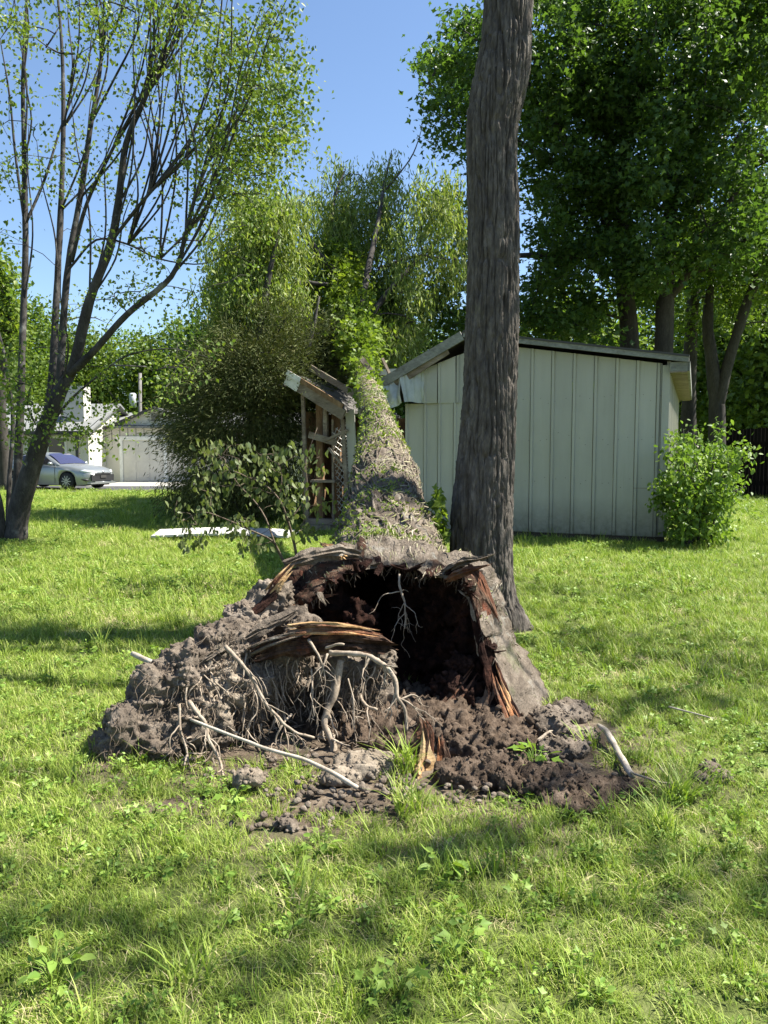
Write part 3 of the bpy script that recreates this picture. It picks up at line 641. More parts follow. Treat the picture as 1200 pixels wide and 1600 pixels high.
# ---- board fence at the right, deep shade put into its colour
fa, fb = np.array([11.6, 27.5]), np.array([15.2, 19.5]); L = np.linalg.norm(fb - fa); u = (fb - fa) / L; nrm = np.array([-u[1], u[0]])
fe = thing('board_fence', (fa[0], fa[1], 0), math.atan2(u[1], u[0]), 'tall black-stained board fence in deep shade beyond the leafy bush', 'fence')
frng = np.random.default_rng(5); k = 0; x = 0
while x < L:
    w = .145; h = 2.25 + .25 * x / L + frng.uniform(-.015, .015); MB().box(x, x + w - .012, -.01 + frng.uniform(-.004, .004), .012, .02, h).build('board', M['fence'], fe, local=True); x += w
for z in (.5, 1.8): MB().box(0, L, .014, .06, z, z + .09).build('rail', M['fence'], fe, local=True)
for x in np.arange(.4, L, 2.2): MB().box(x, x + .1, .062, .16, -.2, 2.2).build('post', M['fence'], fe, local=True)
# ---------------------------------------------------------------- crushed metal shed
sh = thing('shed', (SHED_P0[0], SHED_P0[1], 0), SHED_A, 'grey-green metal shed with its roof crushed by the fallen tree', 'shed')
SL, SD, EZ, RZ, RX = 6.95, 7.5, 3.10, 3.66, -3.5         # length of the gable front, depth, eave and ridge height, ridge position
srng = np.random.default_rng(3)
_c, _s = math.cos(SHED_A), math.sin(SHED_A)
def sx(px):
    """local x on the front wall seen at pixel column px"""
    q = (px - 600) / FPX; s = (SHED_P0[0] - SHED_P0[1] * q) / (_c - _s * q); return -s
def sz(px, py):
    """height on the front wall seen at a pixel"""
    s = -sx(px); return spot(px, py, SHED_P0[1] - _s * s)[2]
def top(x):                                            # underside of the roof along the front
    if x >= RX: return EZ + (RZ - EZ) * (x / RX)
    return np.interp(x, [-SL, -5.95, -5.4, RX], [3.0, 2.35, 2.62, RZ])
def sheet(name, x0, x1, z0, ztop, mat=None, y=0.0, rib=.03, ribs=True, warp=.0, tilt=0.0):
    """one siding sheet: flat pan with a raised rib along each side, ztop(x)"""
    w = x1 - x0; xs = [0, .012, .05, .062, w - .004] if ribs else [0, w * .33, w * .66, w - .004]
    ys = [0, -rib, -rib, 0, 0] if ribs else [0, 0, 0, 0]
    zs = np.linspace(0, 1, 7); th = .006; V = []
    ph = srng.uniform(0, 6)
    for back in (0, 1):
        for zz in zs:
            for a, b in zip(xs, ys):
                zt = ztop(x0 + a); z = z0 + (zt - z0) * zz
                V.append((x0 + a + tilt * (z - z0), y + b + back * th + warp * math.sin(3.1 * zz + ph) * (.4 + a / w), z))
    n = len(xs); m = len(zs); F = []
    for r in range(m - 1):
        for c in range(n - 1):
            i = r * n + c; F.append((i, i + 1, i + n + 1, i + n)); j = i + n * m; F.append((j, j + n, j + n + 1, j + 1))
    for r in range(m - 1):
        i = r * n; j = i + n * m; F.append((i, i + n, j + n, j)); i += n - 1; j += n - 1; F.append((i, j, j + n, i + n))
    for c in range(n - 1):
        i = c; j = c + n * m; F.append((i, j, j + 1, i + 1)); i = (m - 1) * n + c; j = i + n * m; F.append((i, i + 1, j + 1, j))
    return part(name, V, np.array(F), mat or M['siding'], sh, False, True)
lin = lambda x: top(x) - .10
edges = [sx(p) for p in (1032, 1022, 990, 958, 925, 892, 859, 827, 796, 765, 735)]
e = [0.0 - .10] + edges[1:]
for a, b in zip(e[1:], e[:-1]):
    if abs(b - e[1]) < 1e-6:                            # the patched sheet with a seam
        sheet('siding_panel', a, b - .002, .09, lambda x: sz(1005, 763)); sheet('siding_panel', a, b - .002, sz(1005, 763) + .006, lin, y=-.004)
    else: sheet('siding_panel', a, b - .002, .09, lin, warp=.004)
MB().box(-.10, .02, -.045, .02, .10, EZ - .12).build('corner_trim', M['siding'], sh, local=True)
# left of the ridge: short upper sheets over a lower row
zsm = sz(690, 629)
for p0, p1 in ((708, 735), (684, 708), (662, 684), (633, 662)):
    sheet('siding_panel', sx(p0), sx(p1) - .002, .09, lambda x: zsm - .01, warp=.006)
for p0, p1, lift in ((712, 735, .0), (684, 712, -.02), (662, 684, -.035)):
    sheet('siding_panel', sx(p0), sx(p1) - .002, zsm - .012, lambda x: min(lin(x), sz(700, 560) + .35 * (x - sx(700))) - .02, y=-.012 + lift, warp=.012)
sheet('siding_panel', sx(604), sx(622), .09, lambda x: sz(612, 648), y=.05, tilt=-.03, warp=.02)
sheet('siding_panel', sx(575), sx(603), .09, lambda x: sz(590, 650), y=.10, warp=.02)
M['torn'] = m_plain('torn_siding_sunlit', (.42, .44, .40), .5, .35, var=.15, vscale=4)  # lighter than the siding: sun on the torn sheets put into the colour
nl = MB()
for a, b in zip(e[1:], e[:-1]):
    for zz in (.35, 1.05, 1.75, 2.45):
        for fx in (.35, .75): xx = a + (b - a) * fx; xx += srng.normal(0, .03); z_ = zz + srng.normal(0, .05); nl.box(xx - .006, xx + .006, -.010, .0, z_ - .006, z_ + .006)
tag(nl.build('nail_heads', M['fascia'], sh, local=True), kind='stuff')
# torn and folded sheets hanging under the roof edge
def crumple(name, pts, seed, mat, amp=.05, n=14):
    q = np.array(pts, float); u, v = np.meshgrid(np.linspace(0, 1, n), np.linspace(0, 1, n)); u, v = u[..., None], v[..., None]
    G = (1 - u) * (1 - v) * q[0] + u * (1 - v) * q[1] + u * v * q[2] + (1 - u) * v * q[3]; Gf = G.reshape(-1, 3)
    k = 1 - np.abs(((u * 3.0) % 1.0) - .5) * 2; f = ridge(Gf * 2.2, 2, seed).reshape(n, n)
    G[..., 1] += amp * f + amp * .8 * (k[..., 0] ** 3)
    G[..., 2] += amp * .6 * vnoise(Gf * 4, seed + 3).reshape(n, n) * (1 - v[..., 0])
    Gf = G.reshape(-1, 3); B = Gf + np.array([0, .008, 0]); V = np.vstack([Gf, B]); ii = np.arange(n - 1)[:, None] * n + np.arange(n - 1)[None]
    F = np.stack([ii, ii + 1, ii + n + 1, ii + n], -1).reshape(-1, 4); return part(name, V, np.vstack([F, F[:, ::-1] + n * n]), mat, sh, False, True)
def sp(px, py, y=0.0):
    return (sx(px), y, sz(px, py))
crumple('torn_sheet', [sp(604, 646, -.75), sp(641, 634, -.55), sp(631, 583, -.28), sp(592, 612, -.40)], 4, M['torn'], .10)
crumple('torn_sheet', [sp(642, 631, -.36), sp(664, 631, -.10), sp(664, 575, -.10), sp(630, 580, -.30)], 9, M['torn'], .05)
# foundation strip
MB().box(-SL, .0, .03, .22, -.1, .088).build('sill', M['shed_dark'], sh, local=True)
# side, back wall and floor
for k in range(18):
    y0 = .03 + k * .41
    mb = MB(); mb.box(-.03, .0, y0, y0 + .40, .08, EZ - .05); mb.box(.001, .03, y0, y0 + .05, .08, EZ - .05); mb.build('side_panel', M['siding'], sh, local=True)
MB().box(-SL, -SL + .04, .05, SD, .1, EZ - .75).build('side_wall', M['brown_board'], sh, local=True)
MB().box(-SL, .0, SD, SD + .05, .1, EZ).build('back_wall', M['brown_board'], sh, local=True)
MB().box(-SL, -.03, .22, SD, .05, .12).build('floor', M['shed_dark'], sh, local=True)
# roof: right slope whole, left slope broken
ov = .31
def slab_local(name, pts, t, mat, parent=None):
    V, F = quadprism(pts, t, (0, 0, 1)); return part(name, V, F, mat, parent or sh, False, True)
sl = (RZ - EZ) / -RX
rfR = slab_local('roof', [(ov, -.22, EZ - sl * ov), (RX, -.22, RZ), (RX, SD + .2, RZ), (ov, SD + .2, EZ - sl * ov)][::-1], .045, M['roofing'])
slab_local('roof_sag', [(RX - .003, -.22, RZ - .005), (-5.35, -.22, 2.68), (-5.6, 3.2, 2.62), (RX - .003, SD, RZ - .005)][::-1], .06, M['roofing'], rfR)
slab_local('roof_sag', [(-5.9, -.12, 2.30), (-SL - .32, -.12, 3.06), (-SL - .32, 3.5, 3.06), (-5.95, 3.0, 2.30)][::-1], .06, M['roofing'], rfR)
slab_local('roof_sag', [(RX - .01, 3.3, 3.3), (-SL - .3, 3.6, 2.9), (-SL - .3, SD + .2, 2.95), (RX - .01, SD + .2, 3.55)][::-1], .06, M['roofing'], rfR)
# edge boards along the front of the roof
MB().beam((ov, -.245, EZ - sl * ov + .0), (RX, -.245, RZ + .0), .045, .11).build('fascia', M['fascia'], rfR, local=True)
MB().beam((ov + .004, -.275, EZ - sl * ov + .045), (RX, -.275, RZ + .045), .02, .035).build('drip_edge', M['dark_trim'], rfR, local=True)
MB().beam((RX - .02, -.25, RZ - .03), (-5.40, -.30, 2.66), .05, .17).build('fascia', M['fascia'], rfR, local=True)
MB().beam((RX - .3, -.20, RZ - .28), (-5.45, -.22, 2.44), .04, .12).build('rafter', M['old_board'], rfR, local=True)
MB().beam((-5.1, -.12, 2.75), (-5.42, -.45, 3.28), .04, .10).build('rafter', M['old_board'], rfR, local=True)
MB().beam((-4.95, .1, 2.8), (-5.1, -.2, 3.3), .03, .06).build('rafter', M['old_board'], rfR, local=True)
MB().box(-5.9, -4.55, 1.4, 1.45, 3.16, 3.28).build('purlin', M['white_trim'], rfR, local=True)
# the snapped piece of roof edge at the left corner
a, b = Vector(sp(458, 596, -.2)), Vector(sp(548, 650, -.3))
MB().beam(a + Vector((0, 0, .02)), b, .05, .20).build('fascia', M['old_board'], rfR, local=True)
MB().beam(a + Vector((.05, -.05, .15)), b + Vector((0, -.05, .17)), .04, .09).build('fascia', M['brown_board'], rfR, local=True)
MB().beam(a + Vector((.25, .5, .30)), b + Vector((.25, .6, .28)), .05, .12).build('rafter', M['old_board'], rfR, local=True)
d = (b - a).normalized(); MB().beam(a - d * .02 + Vector((0, -.035, .02)), a + d * .32 + Vector((0, -.035, .02)), .012, .21).build('edge_cap', M['white_trim'], rfR, local=True)
MB().beam(a - d * .02 + Vector((.05, -.085, .15)), a + d * .34 + Vector((.05, -.085, .15)), .012, .10).build('edge_cap', M['white_trim'], rfR, local=True)
# right eave: soffit board and end
MB().box(.021, ov - .02, -.2, SD, EZ - .26, EZ - .235).build('soffit', M['old_board'], sh, local=True)
MB().box(.021, ov, -.20, -.17, EZ - .24, EZ - .09).build('eave_return', M['fascia'], sh, local=True)
MB().box(ov - .02, ov + .02, -.2, SD, EZ - .24, EZ - .08).build('gutter_board', M['fascia'], sh, local=True)
# open left bay: posts, shelf boards, lattice
def post(px0, px1, py0, py1, y, mat, name='post', t=.09, lean=0.0):
    x0, x1 = sx(px0), sx(px1); z0, z1 = max(.05, sz(px0, py1)), sz(px0, py0)
    MB().beam((x0 / 2 + x1 / 2, y, z0), (x0 / 2 + x1 / 2 + lean, y, z1), t, abs(x1 - x0), (1, 0, 0)).build(name, mat, sh, local=True)
post(478, 483, 612, 822, -.02, M['old_board'], 'corner_post', .05, -.08)
post(487, 497, 622, 822, .25, M['brown_board']); post(500, 513, 640, 822, .6, M['brown_board']); post(503, 509, 636, 690, .1, M['old_board'])
post(541, 546, 655, 790, -.02, M['old_board'], 'post', .05, -.10)
post(514, 517, 655, 822, .15, M['old_board'], 'post', .04)
post(548, 562, 640, 830, .02, M['siding'], 'panel_stub', .02, -.12)
MB().box(sx(484), sx(600), 1.6, 1.63, .1, 2.25).build('back_board', M['brown_board'], sh, local=True)
MB().box(sx(484), sx(522), .02, .30, sz(500, 754), sz(500, 750)).build('shelf', M['old_board'], sh, local=True)
MB().beam(sp(484, 679, -.02), sp(526, 692, .0), .04, .13).build('shelf', M['old_board'], sh, local=True)
MB().beam(sp(508, 689, -.04), sp(545, 672, -.04), .03, .05).build('brace', M['old_board'], sh, local=True)
MB().beam(sp(514, 700, .0), sp(545, 740, .0), .03, .05).build('brace', M['old_board'], sh, local=True)
MB().box(sx(482), sx(528), -.35, -.05, .0, .10).build('step', M['old_board'], sh, local=True)
MB().box(sx(486), sx(530), -.22, .0, .102, .20).build('step', M['old_board'], sh, local=True)
la0, la1 = Vector(sp(514, 812, .45)), Vector(sp(549, 812, .40)); lb0, lb1 = Vector(sp(516, 672, .12)), Vector(sp(546, 655, .10))
lt = tag(bpy.data.objects.new('lattice', None)); COL.objects.link(lt); lt.parent = sh
def latt(u, v): return la0 * (1 - u) * (1 - v) + la1 * u * (1 - v) + lb0 * (1 - u) * v + lb1 * u * v
Wl, Hl = (la1 - la0).length, (lb0 - la0).length; R_ = Hl / Wl
for sgn in (1, -1):
    for k in np.arange(-R_, 1 + R_ + .01, .26):
        # v runs 0..1 while u runs R_ times as far along the diagonal
        u0, u1 = (k, k + R_ * sgn); v0, v1 = 0., 1.
        def clip(u0, v0, u1, v1):
            t0, t1 = 0., 1.; du = u1 - u0
            for lo, hi in ((0., 1.),):
                ta, tb = (lo - u0) / du, (hi - u0) / du; t0, t1 = max(t0, min(ta, tb)), min(t1, max(ta, tb))
            return t0, t1
        t0, t1 = clip(u0, v0, u1, v1)
        if t1 - t0 < .06: continue
        p, q = latt(u0 + (u1 - u0) * t0, t0), latt(u0 + (u1 - u0) * t1, t1); off = Vector((0, .006 * sgn, 0))
        MB().beam(p + off, q + off, .007, .028, (1, 0, 0) if False else (0, -1, 0)).build('lattice_slat', M['lattice'], lt, local=True)
# ---------------------------------------------------------------- the fallen tree
frng = np.random.default_rng(21)
ft = thing('fallen_tree', (0, 4.6, 0), 0, 'uprooted hollow tree lying across the crushed shed roof', 'fallen tree')
R0 = [spot(766, 1012, 4.55), spot(741, 945, 4.6), spot(724, 905, 4.62), spot(690, 894, 4.75), spot(650, 886, 4.85), spot(604, 884, 4.9), spot(556, 886, 4.85), spot(524, 898, 4.72), spot(500, 918, 4.66), spot(474, 945, 4.62), spot(476, 1000, 4.6), spot(485, 1075, 4.6), (-.45, 4.55, -.1), (0, 4.5, -.12), (.45, 4.4, -.1), (.70, 4.2, -.04), spot(806, 1150, 4.12), spot(793, 1085, 4.35)]
R1 = [spot(812, 1010, 5.0), spot(782, 930, 5.0), spot(757, 888, 5.0), spot(705, 866, 5.08), spot(655, 851, 5.15), spot(600, 846, 5.2), spot(545, 852, 5.15), spot(490, 870, 5.0), spot(447, 890, 4.95), spot(420, 930, 4.9), spot(405, 985, 4.95), spot(405, 1070, 5.0), (-.6, 5.0, -.15), (0, 5.0, -.15), (.5, 4.9, -.12), (.92, 4.6, -.08), spot(876, 1150, 4.5), spot(848, 1080, 4.75)]
R0, R1 = np.array(R0, float), np.array(R1, float)
NA = 200
def loop(R):
    n = len(R); Q = np.vstack([R[-2:], R, R[:3]]); t = np.linspace(0, n, NA, endpoint=False); i = t.astype(int); f = (t - i)[:, None]
    a, b, c, d = Q[i + 1], Q[i + 2], Q[i + 3], Q[i + 4]
    return .5 * (2 * b + (c - a) * f + (2 * a - 5 * b + 4 * c - d) * f ** 2 + (3 * b - a - 3 * c + d) * f ** 3)
L0, L1 = loop(R0), loop(R1)
ctr = np.array([.03, .42]); ang = np.unwrap(np.arctan2(L1[:, 2] - ctr[1], L1[:, 0] - ctr[0]))
AX = np.array([(.0, 5.55, .54, .41), (.0, 6.0, .66, .39), (.0, 6.6, .83, .36), (.0, 7.2, 1.01, .33), (.0, 8, 1.27, .30), (-.02, 9, 1.52, .255), (-.06, 10, 1.77, .22), (-.12, 11, 2.03, .19), (-.25, 13, 2.5, .16), (-.40, 15, 3.05, .14), (-.55, 17.5, 4.15, .125), (-.9, 19.5, 5.5, .115), (-1.3, 21, 6.9, .09)])
ax = smooth_path(AX, .045)
T, _, _ = frames(ax[:, :3])
rings = []
jag0 = .05 * fbm(np.stack([np.cos(ang) * 6, np.sin(ang) * 6, ang * 0], 1), 4, 3)
L0 = L0 + np.stack([0 * jag0, -np.abs(jag0) * 1.6, jag0 * .4], 1)
def circ(c, r, t):
    N = np.array([0, 0, 1.]) - t * t[2]; N /= np.linalg.norm(N); B = np.cross(t, N)
    return c + r * (np.sin(ang)[:, None] * N - np.cos(ang)[:, None] * B * 1.0)
# check orientation: +x side must stay +x
tt = T[0]; 
def ringat(i): 
    t = T[i]; N = np.array([0, 0, 1.]) - t * t[2]; N /= np.linalg.norm(N); B = np.cross(t, N)
    if B[0] < 0: B = -B
    return ax[i, :3] + ax[i, 3] * (np.cos(ang)[:, None] * B + np.sin(ang)[:, None] * N)
C0 = ringat(0)
for f in np.linspace(0, 1, 12, endpoint=False): rings.append(L0 + (L1 - L0) * f)
for f in np.linspace(0, 1, 26, endpoint=False):
    w = (1 - f) ** 3.2; r = C0 * (1 - w) + L1 * w; r[:, 1] = L1[:, 1] * (1 - f) + C0[:, 1] * f; rings.append(r)
for i in range(len(ax)): rings.append(ringat(i))
RAW = np.array(rings); G = RAW; nr = len(G); ctrs = G.mean(1, keepdims=True); D = unit(G - ctrs); Gf = G.reshape(-1, 3)
st = Gf * np.array([1, .38, 1])
disp = .034 * ridge(st * 10, 3, 5) + .03 * fbm(st * 2.2, 2, 6) + .018 * fbm(Gf * 22, 3, 8)
# collars where the bark has wrinkled
disp = disp + .045 * np.exp(-((Gf[:, 1] - 6.42 - .05 * np.sin(Gf[:, 0] * 9)) / .09) ** 2) + .035 * np.exp(-((Gf[:, 1] - 7.0) / .1) ** 2) + .03 * np.exp(-((Gf[:, 1] - 7.8) / .12) ** 2) + .03 * np.exp(-((Gf[:, 1] - 5.9) / .08) ** 2) + .015 * np.sin(Gf[:, 1] * 11 + 3 * vnoise(Gf * 2, 2)) * (Gf[:, 1] < 11)
fade = np.repeat(np.clip(np.arange(nr) / 6, .25, 1), NA) * np.interp(Gf[:, 1], [4, 9, 15, 21], [1, .8, .55, .35])
G = (Gf + D.reshape(-1, 3) * (disp * fade)[:, None]).reshape(nr, NA, 3)
def grid_faces(n, k):
    i = np.arange(n - 1)[:, None] * k; j = np.arange(k)[None]; j2 = (j + 1) % k
    return np.stack([i + j, i + j2, i + k + j2, i + k + j], -1).reshape(-1, 4)
fi = grid_faces(nr, NA); fcx = G.reshape(-1, 3)[fi].mean(1); ring_i = np.repeat(np.arange(nr - 1), NA)
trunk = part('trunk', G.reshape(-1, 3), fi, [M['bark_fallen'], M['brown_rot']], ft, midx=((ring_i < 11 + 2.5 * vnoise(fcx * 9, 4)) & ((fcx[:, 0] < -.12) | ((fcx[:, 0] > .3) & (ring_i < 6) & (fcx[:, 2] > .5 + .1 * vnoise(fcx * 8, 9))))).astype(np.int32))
# hollow inside
inn = []
Ci = ringat(0); cm = np.array([0.02, 0, .45])
for ii in np.linspace(0, 38 + np.searchsorted(ax[:, 1], 7.0), 30).astype(int):
    base = RAW[ii]; c = base.mean(0); inn.append(c + (base - c) * np.interp(ii, [0, 6, 38, 80], [.955, .86, .76, .6]))
I = np.array(inn); c = I.mean(1, keepdims=True); If = I.reshape(-1, 3); D = unit(c - I).reshape(-1, 3)
dsp = (.035 * ridge(If * np.array([5, 2, 5]), 3, 12) + .03 * fbm(If * 14, 3, 14)) * np.repeat(np.clip(np.arange(30) / 3, .15, 1), NA)
I = (If + D * dsp[:, None]).reshape(30, NA, 3); I[0] = L0 * .6 + I[0] * .4
V = np.vstack([I.reshape(-1, 3), I[-1].mean(0)[None]]); e = 30 * NA; jj = np.arange(NA)
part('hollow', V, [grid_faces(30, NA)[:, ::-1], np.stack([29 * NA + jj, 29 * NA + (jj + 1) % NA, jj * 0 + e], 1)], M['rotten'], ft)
# broken rim of the shell: raw wood between bark and hollow
rim = np.vstack([G[0], I[0]]); k = NA; j = np.arange(k); part('rim', rim, np.stack([j, (j + 1) % k, k + (j + 1) % k, k + j], 1)[:, ::-1], M['rotten'], ft)

# ---- soil still held by the roots (left half of the root plate)
def S_(px, py, Y, r): return (tuple(spot(px, py, Y)), r)
SB = [S_(178, 1168, 3.86, .10), S_(215, 1135, 3.92, .15), S_(245, 1095, 4.02, .17), S_(250, 1165, 3.85, .12), S_(300, 1060, 4.12, .20), S_(310, 1130, 4.0, .19), S_(355, 1020, 4.3, .20), S_(390, 975, 4.5, .17),
      S_(375, 1080, 4.18, .2), S_(425, 940, 4.62, .14), S_(440, 1040, 4.36, .18), S_(470, 1090, 4.52, .18), S_(425, 1130, 4.5, .15), S_(530, 1060, 4.36, .16), S_(570, 1080, 4.45, .13), S_(520, 1130, 4.75, .13), S_(480, 1160, 4.72, .14), S_(350, 1170, 4.1, .10),
      S_(410, 1190, 4.62, .14), S_(590, 1040, 4.42, .09), S_(460, 985, 4.5, .12), S_(330, 1090, 4.45, .3), S_(450, 1080, 4.7, .32)]
V, N, F = remesh_blobs(SB, .0105)
dsp = .045 * fbm(V * 4.5, 3, 41) + .03 * (ridge(V * np.array([9, 9, 14]), 3, 43) - .6) + .013 * ridge(V * 26, 3, 45) - .01
V = V + N * dsp[:, None]; V[:, 2] = np.maximum(V[:, 2], -.06)
soil = part('root_soil', V, F, [M['soil'], M['clay']], ft, midx=None)
fc = V[F].mean(1); cp = spot(345, 1075, 3.95); d = np.linalg.norm((fc - cp) * np.array([1.3, .4, .75]), axis=1) + .06 * fbm(fc * 9, 3, 3)
soil.data.polygons.foreach_set('material_index', (d < .15).astype(np.int32)); soil.data.update()
k = (V[:, 2] > .0) & (N[:, 1] < .35); Vc, Fc = clods(V[k], N[k], frng, 3800, .002, .013); tag(part('soil_clods', Vc, Fc, M['soil'], ft, True), kind='stuff')
soil_bvh = BVHTree.FromPolygons([tuple(v) for v in V], [tuple(f) for f in F])
def hit(px, py, back=.0):
    o = Vector((0, 0, CAM_H)); p = Vector(spot(px, py, 4.)) - o; r = soil_bvh.ray_cast(o, p.normalized())
    return np.array(r[0]) if r[0] is not None else None

# ---- lumps of rotten wood and crumbs in the cavity and beside it
def lump(name, blobs, mat, amp, voxel=.012, fs=12, parent=ft, seed=0, crumbs=220):
    V, N, F = remesh_blobs(blobs, voxel); V = V + N * (amp * (ridge(V * fs, 3, seed) - .4) + amp * .8 * fbm(V * fs * 3.5, 3, seed + 3, .6))[:, None]
    k = V[:, 2] > 0; Vc, Fc = clods(V[k], N[k], frng, crumbs, .005, .03); n0 = len(V)
    return part(name, np.vstack([V, Vc]), [F, Fc + n0], mat, parent)
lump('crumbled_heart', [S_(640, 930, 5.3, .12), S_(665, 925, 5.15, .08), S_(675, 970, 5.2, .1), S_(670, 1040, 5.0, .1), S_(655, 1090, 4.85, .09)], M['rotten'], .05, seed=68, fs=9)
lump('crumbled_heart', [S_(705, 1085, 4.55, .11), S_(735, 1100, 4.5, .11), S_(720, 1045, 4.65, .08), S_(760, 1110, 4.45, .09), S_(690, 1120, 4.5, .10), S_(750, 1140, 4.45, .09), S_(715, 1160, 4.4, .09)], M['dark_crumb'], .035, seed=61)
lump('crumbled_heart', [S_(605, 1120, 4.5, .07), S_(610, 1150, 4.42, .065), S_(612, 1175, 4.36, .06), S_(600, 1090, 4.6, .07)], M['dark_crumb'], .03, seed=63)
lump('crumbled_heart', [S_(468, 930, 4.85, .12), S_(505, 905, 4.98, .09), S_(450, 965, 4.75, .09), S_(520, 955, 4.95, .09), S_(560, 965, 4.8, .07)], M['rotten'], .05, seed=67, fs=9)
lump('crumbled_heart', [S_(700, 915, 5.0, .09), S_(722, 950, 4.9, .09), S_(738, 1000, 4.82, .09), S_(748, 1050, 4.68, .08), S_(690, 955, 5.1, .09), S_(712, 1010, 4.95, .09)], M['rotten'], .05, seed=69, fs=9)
lump('cavity_floor', [((.05, 4.5, -.05), (.55, .5, .12)), ((.35, 4.3, -.04), (.4, .35, .13)), ((.55, 4.1, -.05), (.3, .25, .14))], M['brown_soil'], .035, .016, seed=65, crumbs=500)
# ---- splintered wood
def shard(name, pts, radii, mat, flat=.45, sides=22, jag=.06, bump=.22, seed=0, step=.02, parent=ft, bs=14, ridges=.4):
    A = smooth_path(np.column_stack([np.asarray(pts, float), radii]), step)
    V, F = tube(A[:, :3], A[:, 3], sides, flat, bump, bs, seed, jag); th = np.arange(len(V) - 2) % sides
    s01 = np.repeat(np.linspace(0, 1, len(A)), sides); an = th * 2 * math.pi / sides
    V[:-2] += (V[:-2] - np.repeat(A[:, :3], sides, 0)) * (ridges * fbm(np.stack([np.cos(an) * 3.2, np.sin(an) * 3.2, s01 * 2.2 + seed], 1), 3, seed, .7))[:, None]
    return part(name, V, F, mat, parent, False)
s_ = spot
def bundle(name, pts, width, n, mats, seed, thick=.012):
    """a torn piece of wood: many thin splinters side by side"""
    r_ = np.random.default_rng(seed); P = np.asarray(pts, float); ax_ = unit(P[-1] - P[0]); sd = unit(np.cross(ax_, np.array([0, 1., 0])))
    for i in range(n):
        o = sd * r_.uniform(-1, 1) * width + np.array([0, r_.normal(0, thick * 1.2), 0]); a, b = r_.uniform(-.08, .2), r_.uniform(.65, 1.12); L = len(P) - 1
        q = [P[0] + (P[-1] - P[0]) * t + (np.array([np.interp(t * L, range(L + 1), P[:, c]) for c in range(3)]) - (P[0] + (P[-1] - P[0]) * t)) + o * (1 - .3 * t) for t in np.linspace(a, b, 4)]
        r = thick * r_.uniform(.5, 1.3); shard(name, q, [r * .6, r, r * .8, r * .12], M[mats[i % len(mats)]], r_.uniform(.4, .8), 9, .03, .25, seed + i, .02, ridges=.5)
shard('split_log', [s_(384, 1032, 4.2), s_(430, 1014, 4.16), s_(480, 1005, 4.14), s_(530, 1002, 4.16), s_(575, 1005, 4.24), s_(604, 1009, 4.34)], [.03, .05, .058, .062, .062, .04], M['brown_rot'], .8, 40, .12, .2, 2, .016, ridges=.6)
bundle('split_log', [s_(452, 984, 4.12), s_(500, 981, 4.09), s_(545, 983, 4.11), s_(592, 990, 4.2)], .026, 18, ('red_wood', 'orange_wood', 'red_wood', 'brown_rot', 'tan_wood'), 471, .014)
bundle('split_log', [s_(390, 1018, 4.14), s_(425, 1002, 4.1), s_(470, 990, 4.09)], .022, 9, ('brown_rot', 'bark_fallen', 'red_wood'), 491, .014)

shard('bark_slab', [s_(375, 1003, 4.2), s_(415, 980, 4.25), s_(462, 955, 4.32)], [.03, .055, .04], M['bark_fallen'], .5, 20, .04, .3, 7, .015)
shard('bark_slab', [s_(300, 1040, 4.05), s_(335, 1015, 4.12), s_(375, 990, 4.22)], [.03, .045, .025], M['bark_fallen'], .4, 22, .05, .3, 71, .015)
shard('bark_slab', [s_(225, 1090, 3.9), s_(262, 1062, 3.98), s_(300, 1045, 4.05)], [.02, .035, .02], M['bark_fallen'], .4, 22, .05, .3, 72, .015)
shard('bark_slab', [s_(395, 960, 4.42), s_(420, 935, 4.5), s_(440, 905, 4.56)], [.03, .045, .02], M['rotten'], .45, 22, .05, .3, 73, .015)
bundle('red_slab', [s_(690, 1125, 4.32), s_(712, 1098, 4.4), s_(742, 1055, 4.5)], .06, 12, ('red_wood', 'dark_crumb', 'brown_rot'), 531, .014)
shard('red_slab', [s_(735, 1130, 4.28), s_(757, 1100, 4.34), s_(768, 1060, 4.42)], [.02, .04, .02], M['red_wood'], .4, 22, .06, .3, 75, .012)
shard('red_slab', [s_(455, 950, 4.62), s_(480, 935, 4.68), s_(520, 930, 4.75)], [.015, .03, .012], M['red_wood'], .4, 20, .06, .3, 76, .012)
shard('red_slab', [s_(600, 1160, 4.3), s_(617, 1130, 4.34), s_(628, 1100, 4.4)], [.025, .04, .02], M['rotten'], .45, 20, .06, .3, 77, .012)
shard('rim_splinter', [s_(700, 893, 4.75), s_(725, 878, 4.62), s_(752, 872, 4.52), s_(771, 866, 4.48)], [.05, .05, .032, .008], M['bark_fallen'], .4, 22, .03, .3, 8, .012)
shard('rim_splinter', [s_(702, 902, 4.70), s_(728, 893, 4.58), s_(758, 884, 4.48)], [.035, .042, .012], M['red_wood'], .5, 20, .05, .35, 9, .012)
shard('rim_splinter', [s_(738, 888, 4.55), s_(752, 905, 4.50), s_(764, 935, 4.46), s_(775, 960, 4.46)], [.02, .035, .03, .012], M['red_wood'], .4, 18, .05, .3, 10, .012)
bundle('rim_splinter', [s_(803, 1130, 4.15), s_(792, 1105, 4.2), s_(781, 1080, 4.28), s_(772, 1050, 4.36)], .045, 12, ('orange_wood', 'red_wood', 'red_wood', 'rotten'), 411)
shard('rim_splinter', [s_(742, 960, 4.62), s_(757, 1010, 4.52), s_(768, 1060, 4.42), s_(778, 1115, 4.3)], [.02, .045, .05, .03], M['rotten'], .4, 20, .06, .3, 12, .014)
shard('rim_splinter', [s_(720, 925, 4.72), s_(737, 940, 4.64), s_(746, 985, 4.58), s_(750, 1020, 4.56)], [.012, .02, .02, .01], M['root'], .5, 14, .03, .4, 13, .012)
